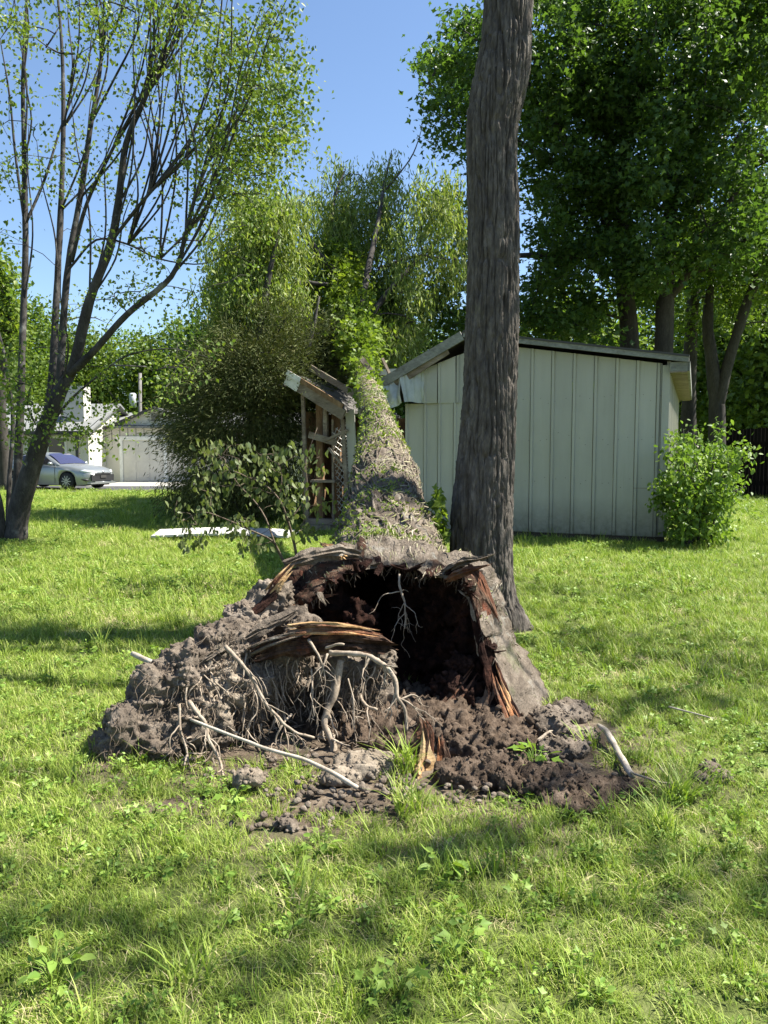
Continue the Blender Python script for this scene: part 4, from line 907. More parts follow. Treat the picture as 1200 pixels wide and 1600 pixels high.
bundle('rim_splinter', [s_(424, 925, 4.5), s_(436, 908, 4.5), s_(456, 886, 4.54)], .035, 8, ('tan_wood', 'tan_wood', 'red_wood'), 511, .014)

shard('rim_splinter', [s_(450, 880, 4.66), s_(490, 868, 4.72), s_(530, 862, 4.84), s_(560, 866, 4.9)], [.035, .06, .06, .03], M['bark_fallen'], .6, 22, .04, .3, 16, .015)
shard('rim_splinter', [s_(505, 850, 4.95), s_(520, 858, 4.86), s_(532, 868, 4.8)], [.02, .045, .03], M['tan_wood'], .45, 18, .04, .3, 17, .01)
bundle('stump_splinter', [s_(664, 1222, 3.68), s_(664, 1185, 3.74), s_(668, 1150, 3.78), s_(662, 1128, 3.80)], .04, 10, ('red_wood', 'orange_wood', 'brown_rot', 'red_wood', 'tan_wood'), 431, .024)
bundle('stump_splinter', [s_(690, 1212, 3.74), s_(693, 1182, 3.80), s_(690, 1150, 3.84)], .028, 6, ('red_wood', 'brown_rot', 'orange_wood'), 451, .02)
shard('stump_splinter', [s_(655, 1222, 3.62), s_(652, 1205, 3.64), s_(655, 1190, 3.66)], [.03, .04, .015], M['tan_wood'], .5, 18, .04, .3, 20, .01)
shard('red_slab', [s_(690, 1170, 4.05), s_(720, 1158, 4.1), s_(752, 1142, 4.15)], [.02, .04, .02], M['red_wood'], .45, 18, .05, .3, 22, .012)
shard('stump_splinter', [s_(595, 1172, 4.2), s_(610, 1150, 4.22), s_(622, 1122, 4.26)], [.04, .06, .03], M['red_wood'], .5, 20, .05, .35, 23, .012)
for i in range(60):                                    # ragged flakes along the rim of the hollow
    a = frng.integers(0, NA); p = L0[a]
    if p[2] < .15: continue
    q = p + np.array([frng.normal(0, .05), -frng.uniform(.0, .05), frng.normal(-.01, .03)]); m = p + np.array([frng.normal(0, .03), .08, frng.normal(0, .02)]); L_ = frng.uniform(.012, .035)
    shard('rim_flake', [m, p, q], [L_, L_, L_ * .55], [M['rotten'], M['dark_crumb'], M['bark_fallen'], M['rotten']][i % 4], .4, 12, .03, .4, 30 + i, .012)

# ---- roots
def walk(rng, p, d, L, wob=.35, grav=.25, step=.02):
    P = [np.array(p, float)]; d = np.array(d, float)
    for _ in range(max(3, int(L / step))):
        d = d + rng.normal(size=3) * wob * .5 + np.array([0, 0, -grav * .2]); d /= np.linalg.norm(d); q = P[-1] + d * step
        if q[2] < .005: q[2] = .005
        P.append(q)
    return np.array(P)
def root(pts, r0, r1, mat='root', twigs=3, seed=0, name='root'):
    rg = np.random.default_rng(seed); A = smooth_path(np.asarray(pts, float), .02); A = A + .006 * np.stack([vnoise(A * 18, seed), vnoise(A * 18, seed + 1), vnoise(A * 18, seed + 2)], 1)
    R = np.linspace(r0, r1, len(A)); mb = MB(); mb.add(*tube(A, R, 8, 1, .22, 30, seed))
    for _ in range(twigs):
        i = rg.integers(len(A) // 4, len(A) - 1); t = A[min(i + 1, len(A) - 1)] - A[i - 1]
        W_ = walk(rg, A[i], unit(t) + rg.normal(size=3) * .8, rg.uniform(.08, .28), .4, .5, .014)
        mb.add(*tube(W_, np.linspace(R[i] * .6, .0014, len(W_)), 5))
        for _k in range(2):
            j = rg.integers(1, len(W_) - 1); w2 = walk(rg, W_[j], unit(t) + rg.normal(size=3), rg.uniform(.03, .12), .45, .5, .012); mb.add(*tube(w2, np.linspace(R[i] * .3, .001, len(w2)), 4))
    return mb.build(name, M[mat], ft, True)
mb = MB()
for i in range(420):
    a = frng.integers(0, NA); p = G[0, a]
    if p[2] < .25: continue
    W_ = walk(frng, p + np.array([0, frng.uniform(0, .12), frng.uniform(-.02, .02)]), np.array([frng.normal(0, .5), -.5, -.9]), frng.uniform(.02, .13), .45, .6, .012); mb.add(*tube(W_, np.linspace(frng.uniform(.002, .005), .001, len(W_)), 4))
tag(mb.build('rim_fibres', M['root_dark'], ft, True), kind='stuff')
s3 = lambda L, Y: [spot(x, y, Y + (k * .0)) for k, (x, y) in enumerate(L)]
def sY(L): return [spot(x, y, Y) for x, y, Y in L]
root(sY([(352, 1009, 4.02), (388, 1050, 3.92), (415, 1099, 3.86), (455, 1140, 3.82), (491, 1153, 3.85)]), .011, .006, 'root', 7, 1)
root(sY([(296, 1097, 3.84), (320, 1130, 3.76), (325, 1155, 3.72), (341, 1180, 3.68), (349, 1216, 3.6)]), .010, .007, 'root', 6, 2)
root(sY([(280, 1101, 3.85), (282, 1144, 3.78), (291, 1171, 3.74), (289, 1196, 3.68)]), .009, .005, 'root', 6, 3)
root(sY([(532, 1031, 4.16), (523, 1085, 4.1), (507, 1126, 4.06), (521, 1162, 4.02), (521, 1202, 3.95)]), .018, .019, 'root', 6, 4)
root(sY([(514, 1020, 4.06), (568, 1022, 4.0), (600, 1040, 3.96), (617, 1058, 3.94), (622, 1090, 3.9), (633, 1108, 3.88), (636, 1144, 3.85)]), .016, .009, 'root', 6, 5)
root(sY([(622, 1090, 3.9), (640, 1100, 3.88), (660, 1112, 3.9)]), .007, .003, 'root', 3, 6)
root(sY([(482, 1000, 4.08), (496, 1022, 4.0), (508, 1050, 3.98)]), .009, .004, 'root', 3, 7)
root(sY([(563, 1085, 4.2), (572, 1102, 4.1), (588, 1108, 4.05)]), .009, .008, 'root', 1, 8)
root(sY([(624, 897, 4.82), (626, 923, 4.78), (633, 946, 4.76), (633, 983, 4.74)]), .008, .004, 'root', 7, 9)
root(sY([(510, 1012, 4.04), (525, 1007, 4.0), (538, 1008, 3.99)]), .008, .007, 'root', 0, 10)
root(sY([(512, 1022, 4.04), (505, 1040, 4.0), (500, 1062, 4.0)]), .006, .003, 'root', 4, 11)
root(sY([(455, 1115, 4.0), (440, 1135, 3.92), (432, 1160, 3.9), (452, 1190, 3.85), (455, 1215, 3.8)]), .006, .004, 'root', 6, 12)
root(sY([(444, 1118, 4.0), (448, 1150, 3.9), (452, 1178, 3.86)]), .005, .003, 'root', 4, 13)
root(sY([(487, 1045, 4.1), (489, 1090, 4.02), (483, 1130, 4.0)]), .006, .003, 'root', 5, 14)
root(sY([(545, 1060, 4.12), (552, 1100, 4.05), (555, 1150, 4.02), (556, 1170, 4.0)]), .005, .002, 'root', 5, 15)
root(sY([(812, 1147, 4.08), (823, 1170, 4.0), (840, 1182, 3.98), (862, 1186, 4.0)]), .026, .02, 'root', 1, 16)
root(sY([(525, 1160, 4.1), (545, 1172, 4.0), (557, 1185, 3.95)]), .012, .008, 'root_dark', 1, 17)
for i in range(150):                                    # medium roots hanging from the soil
    px, py = frng.uniform(270, 600), frng.uniform(1010, 1140); p = hit(px, py)
    if p is None: continue
    W_ = walk(frng, p + np.array([0, .01, 0]), np.array([frng.normal(0, .45), -.65, -.7]), frng.uniform(.1, .42), .34, .55, .016)
    r = frng.uniform(.003, .0075); mb = MB(); mb.add(*tube(W_, np.linspace(r, r * .35, len(W_)), 6))
    for _ in range(frng.integers(1, 4)):
        j = frng.integers(1, len(W_) - 1); w2 = walk(frng, W_[j], frng.normal(size=3) * .7 + np.array([0, 0, -.6]), frng.uniform(.04, .14), .4, .4, .014); mb.add(*tube(w2, np.linspace(r * .6, .0008, len(w2)), 4))
    mb.build('root', M['root'] if i % 3 else M['root_dark'], ft, True)
mb = MB()
for i in range(2300):                                   # hair roots
    px, py = frng.uniform(160, 610), frng.uniform(960, 1200); p = hit(px, py)
    if p is None or frng.uniform() > np.interp(px, [160, 290, 380, 610], [.3, .4, .65, .7]): continue
    W_ = walk(frng, p, np.array([frng.normal(0, .6), -.7, frng.normal(-.4, .5)]), frng.uniform(.03, .2), .5, .45, .012); mb.add(*tube(W_, np.linspace(.0026, .001, len(W_)), 3))
tag(mb.build('hair_roots', M['root_dark'], ft, True), kind='stuff')

# ---- shaggy dead vine stems, moss and ivy on the bark
def on_trunk(rng, n, y0, y1, a0=-.3, a1=math.pi + .3):
    rr = np.array([g[:, 1].mean() for g in G]); out, nor = [], []
    ii = rng.integers(np.searchsorted(rr, y0), np.searchsorted(rr, y1), n); an = rng.uniform(a0, a1, n); am = np.mod(ang, 2 * math.pi)
    order = np.argsort(am); jj = order[np.searchsorted(am[order], np.mod(an, 2 * math.pi)) % NA]
    P = G[ii, jj]; c = G[ii].mean(1); return P, unit(P - c), T[np.clip(ii - 38, 0, len(T) - 1)]
P, Nn, Tt = on_trunk(frng, 7500, 4.5, 14); mb = MB()
B_ = np.cross(Tt, Nn)
th = frng.normal(0, .75, len(P)); Dd = Tt * np.cos(th)[:, None] * frng.choice([-1, 1], len(P))[:, None] + B_ * np.sin(th)[:, None]
L_ = frng.uniform(.05, .2, len(P)) * np.interp(P[:, 1], [5, 9, 14], [.8, 1.1, 1.5]); w = frng.uniform(.004, .011, len(P)) * np.interp(P[:, 1], [5, 9, 14], [.8, 1.3, 2.2]); sd_ = np.cross(Dd, Nn)
a_ = P - Dd * L_[:, None] * .5 + Nn * .004; m_ = P + Nn * (.008 + frng.uniform(0, .016, len(P)))[:, None] + sd_ * (frng.normal(0, .012, len(P)))[:, None]; e_ = P + Dd * L_[:, None] * .5 + Nn * frng.uniform(-.008, .008, len(P))[:, None]
V = np.stack([a_ - sd_ * w[:, None] * .5, a_ + sd_ * w[:, None] * .5, m_ + sd_ * w[:, None] * .5, m_ - sd_ * w[:, None] * .5, e_], 1).reshape(-1, 3); b5 = np.arange(len(P))[:, None] * 5
tag(part('vine_fibres', V, [np.hstack([b5, b5 + 1, b5 + 2, b5 + 3]), np.hstack([b5 + 3, b5 + 2, b5 + 4])], M['fiber'], ft), kind='stuff')
P, Nn, Tt = on_trunk(frng, 16000, 5.2, 16); k = fbm(P * 2.4, 3, 52) + .25 * Nn[:, 2] - .35 * Nn[:, 0] > .12; P, Nn = P[k], Nn[k]
V, F = leaves(P + Nn * .004, .03, 'diamond', frng, up=.3, outward=Nn * 1.2); tag(part('moss', V, F, M['moss'], ft), kind='stuff')
for i in range(16):                                    # vine stems creeping along the trunk
    P, Nn, Tt = on_trunk(frng, 1, 5.3, 9); 
    a0 = frng.uniform(.2, 2.9); ys = np.linspace(frng.uniform(5.2, 6.5), frng.uniform(7.5, 12), 60); rr = np.array([g[:, 1].mean() for g in G]); am = np.mod(ang, 2 * math.pi); pts = []
    for k, yy in enumerate(ys):
        r_ = min(np.searchsorted(rr, yy), nr - 1); a = a0 + .35 * math.sin(k * .13 + i) + .01 * k * (-1) ** i; j = int(np.argmin(np.abs(am - np.clip(a, .05, 3.1)))); c = G[r_].mean(0); pts.append(G[r_, j] + unit(G[r_, j] - c) * .006)
    V, F = tube(smooth_path(pts, .1), np.linspace(.012, .006, 1)[0], 6, 1, .3, 20, i); part('vine_stem', V, F, M['bark_fallen'], ft)
# ---- crown of the fallen tree, beyond the shed
def stem(L): return [spot(x, y, Y) for x, y, Y in L]
crng = np.random.default_rng(77)
limbs = [(stem([(547, 455, 19.4), (500, 400, 19.8), (478, 365, 20), (455, 325, 20.5), (440, 280, 21)]), [.11, .09, .075, .05, .02]),
         (stem([(560, 500, 18.2), (575, 420, 19), (590, 350, 20), (600, 290, 21), (612, 235, 21.5)]), [.10, .08, .06, .04, .012]),
         (stem([(562, 515, 17.8), (620, 440, 18.5), (680, 380, 19), (730, 330, 19.5)]), [.08, .06, .04, .015]),
         (stem([(526, 390, 21), (520, 340, 21.5), (525, 300, 22), (540, 265, 22.5)]), [.09, .07, .04, .015]),
         (stem([(545, 450, 19.4), (470, 440, 19), (400, 430, 18.8), (345, 420, 18.5)]), [.07, .05, .035, .012]),
         (stem([(600, 300, 20.8), (640, 250, 21), (655, 215, 21.2), (660, 195, 21.2)]), [.03, .02, .012, .006]),
         (stem([(590, 420, 18.6), (650, 400, 18.5), (700, 405, 18.2)]), [.04, .03, .01])]
C = px_cloud(crng, 420, [(360, 620, 310, 470, 1.), (350, 450, 290, 330, .6), (470, 560, 275, 320, .7), (560, 620, 250, 320, .8), (520, 545, 240, 280, .5), (330, 430, 350, 560, 1.), (430, 620, 440, 570, .8), (600, 725, 275, 420, .55), (640, 730, 400, 470, .35), (585, 650, 420, 540, .7)], (20.5, 24.5)); k = C[:, 0] < -2.2; C[k, :] = np.array([0, 0, CAM_H]) + (C[k] - np.array([0, 0, CAM_H])) * .84; k = C[:, 0] > .35; C[k, :] = np.array([0, 0, CAM_H]) + (C[k] - np.array([0, 0, CAM_H])) * .86
grow(limbs, C, crng, .0065, .4, .15, .3).build('limbs', M['bark_left'], ft, True)
NH = 8000
hang = C[crng.integers(0, len(C), NH)] + crng.normal(size=(NH, 3)) * np.array([.24, .3, .22])
t = np.linspace(0, 1, 9); pts = (hang[:, None] + t[None, :, None] * np.array([0, 0, -.42]) + crng.normal(size=(NH, 9, 3)) * np.array([.055, .055, .03])).reshape(-1, 3)
V, F = leaves(pts, .15, 'long', crng, up=.1, droop=.75); part('wilted_crown', V, F, M['lf_fallen'], ft)
# ivy up the far trunk
P, Nn, Tt = on_trunk(crng, 7500, 12.5, 20.8, -.9, math.pi + .9); k = crng.uniform(size=len(P)) < np.interp(P[:, 1], [12.5, 15.2, 16.6, 20.8], [.05, .16, .85, 1.])
P, Nn = P[k], Nn[k]; P = P + Nn * np.abs(crng.normal(.05, .13, len(P)))[:, None] * np.interp(P[:, 1], [13, 16, 20], [.35, .8, 1.9])[:, None]
V, F = leaves(P, .10, 'lobed', crng, up=.3, droop=.3, outward=Nn); part('ivy', V, F, M['lf_ivy'], ft)
P, Nn, Tt = on_trunk(crng, 3600, 16.4, 20.9, -.9, math.pi + .9); P = P + Nn * np.abs(crng.normal(.12, .2, len(P)))[:, None] + np.array([0, -.25, 0])
V, F = leaves(P, .12, 'lobed', crng, up=.3, droop=.3, outward=Nn); part('ivy', V, F, M['lf_ivy'], ft)
P, Nn, Tt = on_trunk(crng, 900, 6.2, 12.5, -.4, math.pi + .3); k = vnoise(P * 1.6, 8) > .25; P, Nn = P[k], Nn[k]
V, F = leaves(P + Nn * .03, .05, 'lobed', crng, up=.3, outward=Nn); part('ivy', V, F, M['lf_ivy'], ft)
P = cloud(crng, 260, spot(683, 815, 6.5), (.08, .12, .30)); V, F = leaves(P, .07, 'lobed', crng, up=.2, droop=.4); part('ivy', V, F, M['lf_ivy'], ft)

# ---------------------------------------------------------------- the standing trunk beside the roots
trng = np.random.default_rng(5)
sb = on_ground(758, 985)
oak = thing('standing_tree', tuple(sb), 0, 'tall standing tree with furrowed bark beside the torn-up roots', 'tree')
def wpx(y0, x0, x1, Y=6.75): a, b = spot(x0, y0, Y), spot(x1, y0, Y); return [(a[0] + b[0]) / 2, Y, a[2], (b[0] - a[0]) / 2]
ST = [[sb[0] + .02, 6.75, -.25, .32], wpx(965, 702, 812), wpx(930, 702, 802), wpx(880, 703, 799), wpx(800, 706, 800), wpx(650, 720, 806), wpx(500, 727, 811), wpx(350, 731, 812), wpx(240, 730, 808), wpx(190, 730, 811), wpx(140, 736, 822), wpx(80, 748, 829), wpx(0, 756, 831)]
l = ST[-1]; ST += [[l[0] + .05, 6.75, 7.5, .22], [l[0] + .2, 6.6, 10, .18], [l[0] + .1, 6.5, 13, .11], [l[0], 6.4, 15.5, .03]]
A = smooth_path(ST, .014 * 1.6); A[:, 3] = np.maximum(A[:, 3], .01); nA = 300; th = np.linspace(0, 2 * math.pi, nA, endpoint=False)
hi = np.searchsorted(A[:, 2], 5.6); A = np.vstack([A[:hi], A[hi::8]])
nz = len(A); G2 = np.zeros((nz, nA, 3)); cs, sn = np.cos(th), np.sin(th)
G2[..., 0] = A[:, None, 0] + A[:, None, 3] * cs; G2[..., 1] = A[:, None, 1] + A[:, None, 3] * sn; G2[..., 2] = A[:, None, 2]
D = np.zeros_like(G2); D[..., 0] = cs; D[..., 1] = sn; Gf = G2.reshape(-1, 3)
wv = Gf + .022 * np.stack([vnoise(Gf * np.array([2, 2, 1.2]), 1), vnoise(Gf * np.array([2, 2, 1.2]), 2), 0 * Gf[:, 0]], 1)
q = wv * np.array([27, 27, 3.0]); r1 = -np.exp(-(vnoise(q, 11) / .12) ** 2) - .6 * np.exp(-(vnoise(wv * np.array([40, 40, 5]), 15) / .14) ** 2); r2 = 1 - np.abs(vnoise(wv * np.array([55, 55, 22]), 12)) * 2
d = .024 * r1 + .007 * r2 + .004 * fbm(Gf * 70, 2, 13) + .012 * vnoise(Gf * np.array([3, 3, 1]), 14)
fl = np.exp(-np.clip(Gf[:, 2], 0, None) / .16) * (.5 + .5 * np.cos(np.repeat(th[None], nz, 0).ravel() * 5 + .6)) * .10
d = (d + fl) * np.clip(np.repeat(A[:, 3], nA) / .2, .2, 1)
part('trunk', (Gf + D.reshape(-1, 3) * d[:, None]), grid_faces(nz, nA), M['bark_oak'], oak)
tip = A[-1, :3]
up = [(A[np.searchsorted(A[:, 2], z0), :3], z0) for z0 in (7.2, 8.0, 8.8, 9.6, 10.5, 11.5)]
ends = [(6.5, 3.0, 8.6), (-2.8, 6.0, 10.5), (7.8, 7.0, 10.0), (8.6, 5.6, 9.8), (2.6, 10.5, 13), (8.0, 4.6, 12.2)]
limbs = []
for (p, z0), e in list(zip(up, ends))[1:]:
    e = np.array(e, float); limbs.append(([p, p + (e - p) * .35 + np.array([0, 0, .5]), p + (e - p) * .7 + np.array([0, 0, .5]), e], [.11, .08, .05, .02]))
# unseen clumps added to its crown, placed to dapple lawn and trunk with shade
CROWN_SHADE = [((5.2, 6.7, 8.6), (1.3, .45, .8), 13), ((3.2, 6.85, 9.8), (1.2, .5, .9), 13), ((8.6, 6.0, 9.6), (.9, .6, .6), 16), ((9.4, 8.4, 10.2), (1.0, .7, .6), 14), ((10.8, 5.0, 10.0), (.8, .4, .4), 9), ((6.7, 3.15, 9.0), (.3, .12, .2), 2), ((8.0, 2.75, 9.2), (.4, .12, .2), 2), ((5.5, 2.55, 8.7), (.3, .12, .2), 2), ((11.0, 5.2, 11.0), (.8, .5, .5), 6), ((6.8, 3.0, 9.0), (.35, .1, .2), 3), ((6.2, 2.4, 9.0), (.3, .1, .2), 2), ((8.1, 2.7, 9.2), (.4, .1, .2), 3), ((5.3, 2.6, 8.7), (.3, .1, .2), 3), ((8.6, 4.9, 9.6), (.4, .12, .2), 4), ((9.6, 5.6, 9.8), (.4, .15, .2), 4), ((4.5, 3.0, 8.8), (.3, .1, .2), 2), 
      ((-2.0, 6.2, 11.5), (1.6, 1.2, 1.0), 24), ((1.5, 7.0, 14), (1.8, .7, 1.4), 34), ((3, 10.5, 13.6), (2.0, .8, 1.0), 22), ((8.0, 3.7, 9.6), (.4, .15, .3), 3)]
C = np.vstack([cloud(trng, n, (c[0], c[1] + .08 * c[2], c[2]), r) for c, r, n in CROWN_SHADE])
grow(limbs, C, trng, .007, .5, .12, .2).build('limbs', M['bark_oak'], oak, True)
dense = (C[:, 1] > 6.3) & (C[:, 1] < 8.6) & (C[:, 0] < 7)
near = C[:, 1] < 6.6
P = np.vstack([around(trng, C[dense], 40, (.26, .20, .18)), around(trng, C[~dense & near], 21, (.24, .17, .15)), around(trng, C[~dense & ~near], 20, (.42, .34, .25))])
V, F = leaves(P, .12, 'lobed', trng, up=.7); part('crown', V, F, M['lf_mid'], oak)  # includes the unseen clumps added to shade lawn and trunk

# ---------------------------------------------------------------- many-stemmed tree at the left
lrng = np.random.default_rng(9)
lb = on_ground(28, 842); lt_ = thing('multi_stem_tree', tuple(lb), 0, 'sparse many-stemmed tree leaning over the left lawn', 'tree')
Yb = lb[1]
LS = [([(22, 852, 13.3), (30, 800, 13.3), (48, 735, 13.2), (72, 665, 13.1), (95, 610, 13.0), (116, 570, 12.9), (140, 470, 12.7), (172, 385, 12.6), (185, 320, 12.5), (197, 225, 12.4), (228, 150, 12.3), (262, 60, 12.2), (290, -40, 12.1)], [.27, .23, .19, .17, .14, .115, .10, .085, .075, .06, .05, .035, .02]),
      ([(18, 850, 13.5), (26, 770, 13.6), (30, 680, 13.7), (33, 600, 13.8), (37, 480, 14), (40, 380, 14.1), (38, 250, 14.2), (36, 130, 14.3), (40, 30, 14.4), (46, -60, 14.4)], [.20, .15, .125, .11, .10, .09, .075, .06, .045, .03]),
      ([(72, 665, 13.1), (82, 580, 13.4), (88, 470, 13.7), (95, 330, 14), (99, 200, 14.2), (97, 80, 14.4), (88, -30, 14.5)], [.13, .11, .10, .085, .07, .05, .03]),
      ([(92, 615, 13.0), (105, 430, 13.1), (125, 310, 13.2), (143, 190, 13.3), (158, 90, 13.4), (150, 0, 13.5), (140, -60, 13.5)], [.11, .095, .08, .065, .05, .035, .02]),
      ([(110, 585, 12.9), (150, 545, 12.6), (200, 490, 12.3), (268, 432, 12.0), (290, 368, 11.9), (303, 315, 11.8), (325, 255, 11.8), (360, 190, 11.7), (400, 130, 11.7)], [.115, .10, .085, .07, .06, .05, .04, .028, .012]),
      ([(112, 410, 13.1), (135, 320, 12.9), (175, 235, 12.7), (215, 160, 12.5), (250, 95, 12.4), (300, 20, 12.3)], [.06, .055, .045, .035, .025, .012]),
      ([(175, 375, 12.6), (235, 300, 12.2), (290, 245, 12.0), (330, 200, 11.9), (370, 130, 11.8)], [.05, .045, .035, .025, .01]),
      ([(108, 420, 13.1), (150, 375, 13.0), (200, 382, 12.8), (250, 405, 12.6), (320, 412, 12.4), (370, 385, 12.2)], [.04, .035, .03, .024, .018, .008]),
      ([(40, 360, 14.1), (25, 250, 14.0), (15, 150, 14), (0, 60, 14)], [.05, .04, .03, .015]),
      ([(40, 350, 14.1), (70, 280, 14.3), (95, 200, 14.6), (130, 110, 14.8), (160, 30, 15)], [.05, .045, .035, .025, .012]),
      ([(60, 690, 13.1), (105, 630, 12.7), (150, 590, 12.4), (200, 555, 12.2), (270, 545, 12.0), (330, 560, 11.9)], [.05, .04, .03, .022, .015, .007]),
      ([(12, 850, 13.6), (14, 760, 13.8), (20, 650, 14), (8, 560, 14.2), (-15, 470, 14.4)], [.09, .07, .06, .045, .03]),
      ([(2, 848, 13.2), (2, 800, 13.1), (-12, 740, 13.0), (-30, 650, 12.9)], [.11, .09, .08, .06]),
      ([(143, 190, 13.3), (180, 120, 13.2), (210, 60, 13.1), (235, -20, 13)], [.045, .035, .025, .01])]
LS = [(stem(p), [k * (.58 if i else .8) for k in r]) for i, (p, r) in enumerate(LS)]
for k in range(70):                                    # slender upright shoots
    p, r = LS[lrng.integers(0, 8)]; i = lrng.integers(len(p) // 3, len(p) - 2); a = np.array(p[i]); e_ = a + np.array([lrng.uniform(-.3, 1.5), lrng.normal(0, .5), lrng.uniform(1.6, 3.6)])
    LS.append(([a, a + (e_ - a) * .4 + np.array([.12, 0, -.05]), a + (e_ - a) * .75, e_], [.019, .015, .010, .004]))
C = np.vstack([px_cloud(lrng, 360, [(310, 445, 10, 270, 1.0), (380, 478, 60, 250, .8), (230, 330, -60, 150, .75), (410, 480, 150, 260, .5), (300, 430, 190, 330, .7), (90, 240, -60, 90, .55), (-20, 70, -40, 70, .8)], (10.8, 14.2)),
               px_cloud(lrng, 130, [(-20, 120, 60, 380, .5), (120, 300, 100, 420, .5), (200, 420, 330, 470, .45), (60, 340, 440, 560, .5), (330, 500, 220, 330, .5)], (11.2, 15)),
               px_cloud(lrng, 60, [(-10, 60, 540, 700, 1), (90, 190, 590, 700, 1.2), (180, 330, 560, 640, .5)], (11.6, 13.4))])
grow(LS, C, lrng, .0042, .35, .14, .35, reach=.6).build('trunk', M['bark_left'], lt_, True)
# bare side twigs
P = around(lrng, C, 30, (.17, .17, .12)); V, F = leaves(P, .072, 'diamond', lrng, up=.35, droop=.25); part('crown', V, F, M['lf_left'], lt_)

# ---------------------------------------------------------------- cedar between lawn and shed
drng = np.random.default_rng(15)
cb = np.array([-3.0, 17.2, 0.]); ce = thing('cedar_tree', tuple(cb), 0, 'dense dull-olive cedar crowding the crushed corner of the shed', 'tree')
P0 = cb; stems = [([(-3.0, 17.2, -.1), (-2.95, 17.2, 1.5), (-2.8, 17.2, 3.2), (-2.6, 17.2, 5.0), (-2.3, 17.3, 6.4)], [.2, .17, .13, .08, .02]), ([(-3.0, 17.2, .5), (-2.3, 16.9, 2.0), (-1.7, 16.9, 3.6), (-1.4, 17, 4.9)], [.11, .09, .06, .02])]
C = px_cloud(drng, 520, [(345, 540, 480, 570, .8), (300, 545, 550, 640, 1.1), (262, 490, 600, 700, 1.), (275, 470, 690, 790, .85), (265, 420, 770, 812, .6), (430, 560, 500, 610, 1.0)], (15.6, 18.6))
loc = C[:, 0] > -1.7; C[loc & (C[:, 1] < 17.2), 1] += 1.6
grow(stems, C, drng, .006, .4, .1, .15).build('trunk', M['bark_left'], ce, True)
ctr_ = np.array([-2.7, 17.2, 2.8]); Cc = np.repeat(C, 290, 0); off = drng.normal(size=Cc.shape) * np.array([.27, .27, .17]); out = unit(Cc + off - ctr_)
V, F = leaves(Cc + off, .105, 'sprig', drng, up=.0, outward=out * 2 + np.array([0, 0, -.4])); part('crown', V, F, M['lf_cedar'], ce)

# ---------------------------------------------------------------- tall maples behind the shed
mr = np.random.default_rng(31)
def big_tree(name, label, base, stems, rects, Yr, ncl, per, spread, lsize, leafmat, barkmat, rng, kind='lobed', twig=.01, up=.7, group=None, extra=None, step=.6):
    t = thing(name, tuple(base), 0, label, 'tree', group); C = px_cloud(rng, ncl, rects, Yr)
    if extra is not None: C = np.vstack([C, extra])
    grow(stems, C, rng, twig, step, .13, .25, rmax=.09).build('trunk', M[barkmat], t, True)
    V, F = leaves(around(rng, C, per, spread), lsize, kind, rng, up=up); part('crown', V, F, M[leafmat], t)
    return t
def at(px, Y): p = spot(px, 700, Y); return np.array([p[0], Y, 0.])
b = at(985, 23.5)
big_tree('maple_tree', 'tall dark maple rising behind the ridge of the shed', b,
         [([b - [0, 0, .2], *stem([(984, 560, 23.5), (978, 470, 23.5), (970, 380, 23.4), (975, 250, 23.2), (985, 100, 23), (985, -100, 23)])], [.36, .30, .27, .24, .2, .14, .06]),
          (stem([(976, 430, 23.5), (930, 300, 22.8), (870, 200, 22.2), (800, 100, 21.8), (740, 60, 21.5)]), [.16, .13, .1, .06, .02]),
          (stem([(972, 390, 23.4), (900, 400, 22.5), (800, 400, 22), (700, 420, 21.8), (640, 440, 21.5)]), [.13, .1, .07, .04, .015]),
          (stem([(972, 300, 23.3), (860, 250, 23), (740, 180, 23), (670, 130, 23)]), [.12, .09, .06, .02]),
          (stem([(978, 200, 23.2), (1020, 100, 22), (1060, 20, 21.5)]), [.1, .07, .02])],
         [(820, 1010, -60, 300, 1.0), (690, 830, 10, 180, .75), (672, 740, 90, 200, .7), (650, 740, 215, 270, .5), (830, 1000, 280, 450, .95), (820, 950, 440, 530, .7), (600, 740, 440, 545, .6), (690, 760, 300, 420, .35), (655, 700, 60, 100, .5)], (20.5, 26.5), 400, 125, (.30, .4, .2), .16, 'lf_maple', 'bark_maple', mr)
b = at(1037, 22.0)
big_tree('maple_tree', 'dark maple with black trunk nearer the right eave of the shed', b,
         [([b - [0, 0, .2], *stem([(1037, 560, 22), (1040, 470, 22), (1045, 380, 22), (1055, 250, 22), (1068, 120, 22), (1075, -60, 22)])], [.33, .27, .24, .2, .16, .11, .05]),
          (stem([(1042, 470, 22), (1080, 420, 21.5), (1130, 330, 21), (1180, 260, 20.5)]), [.14, .11, .08, .03]),
          (stem([(1050, 300, 22), (1020, 210, 21.5), (1000, 150, 21), (990, 60, 21)]), [.1, .08, .05, .02]),
          (stem([(1060, 200, 22), (1110, 120, 22), (1160, 40, 22)]), [.1, .07, .03])],
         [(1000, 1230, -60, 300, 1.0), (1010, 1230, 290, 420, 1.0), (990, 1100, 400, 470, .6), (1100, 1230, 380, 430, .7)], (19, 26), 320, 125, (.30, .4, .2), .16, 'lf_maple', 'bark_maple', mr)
b = at(1078, 27)
big_tree('slim_tree', 'slim grey-barked tree just past the shed eave', b, [([b, *stem([(1076, 640, 27), (1080, 520, 27), (1088, 430, 27), (1110, 330, 27)])], [.30, .26, .22, .17, .06])],
         [(1060, 1180, 380, 520, 1.), (1060, 1130, 330, 400, .8)], (25.5, 29), 70, 60, (.4, .4, .25), .15, 'lf_bright', 'bark_maple', mr)
b = at(1122, 25)
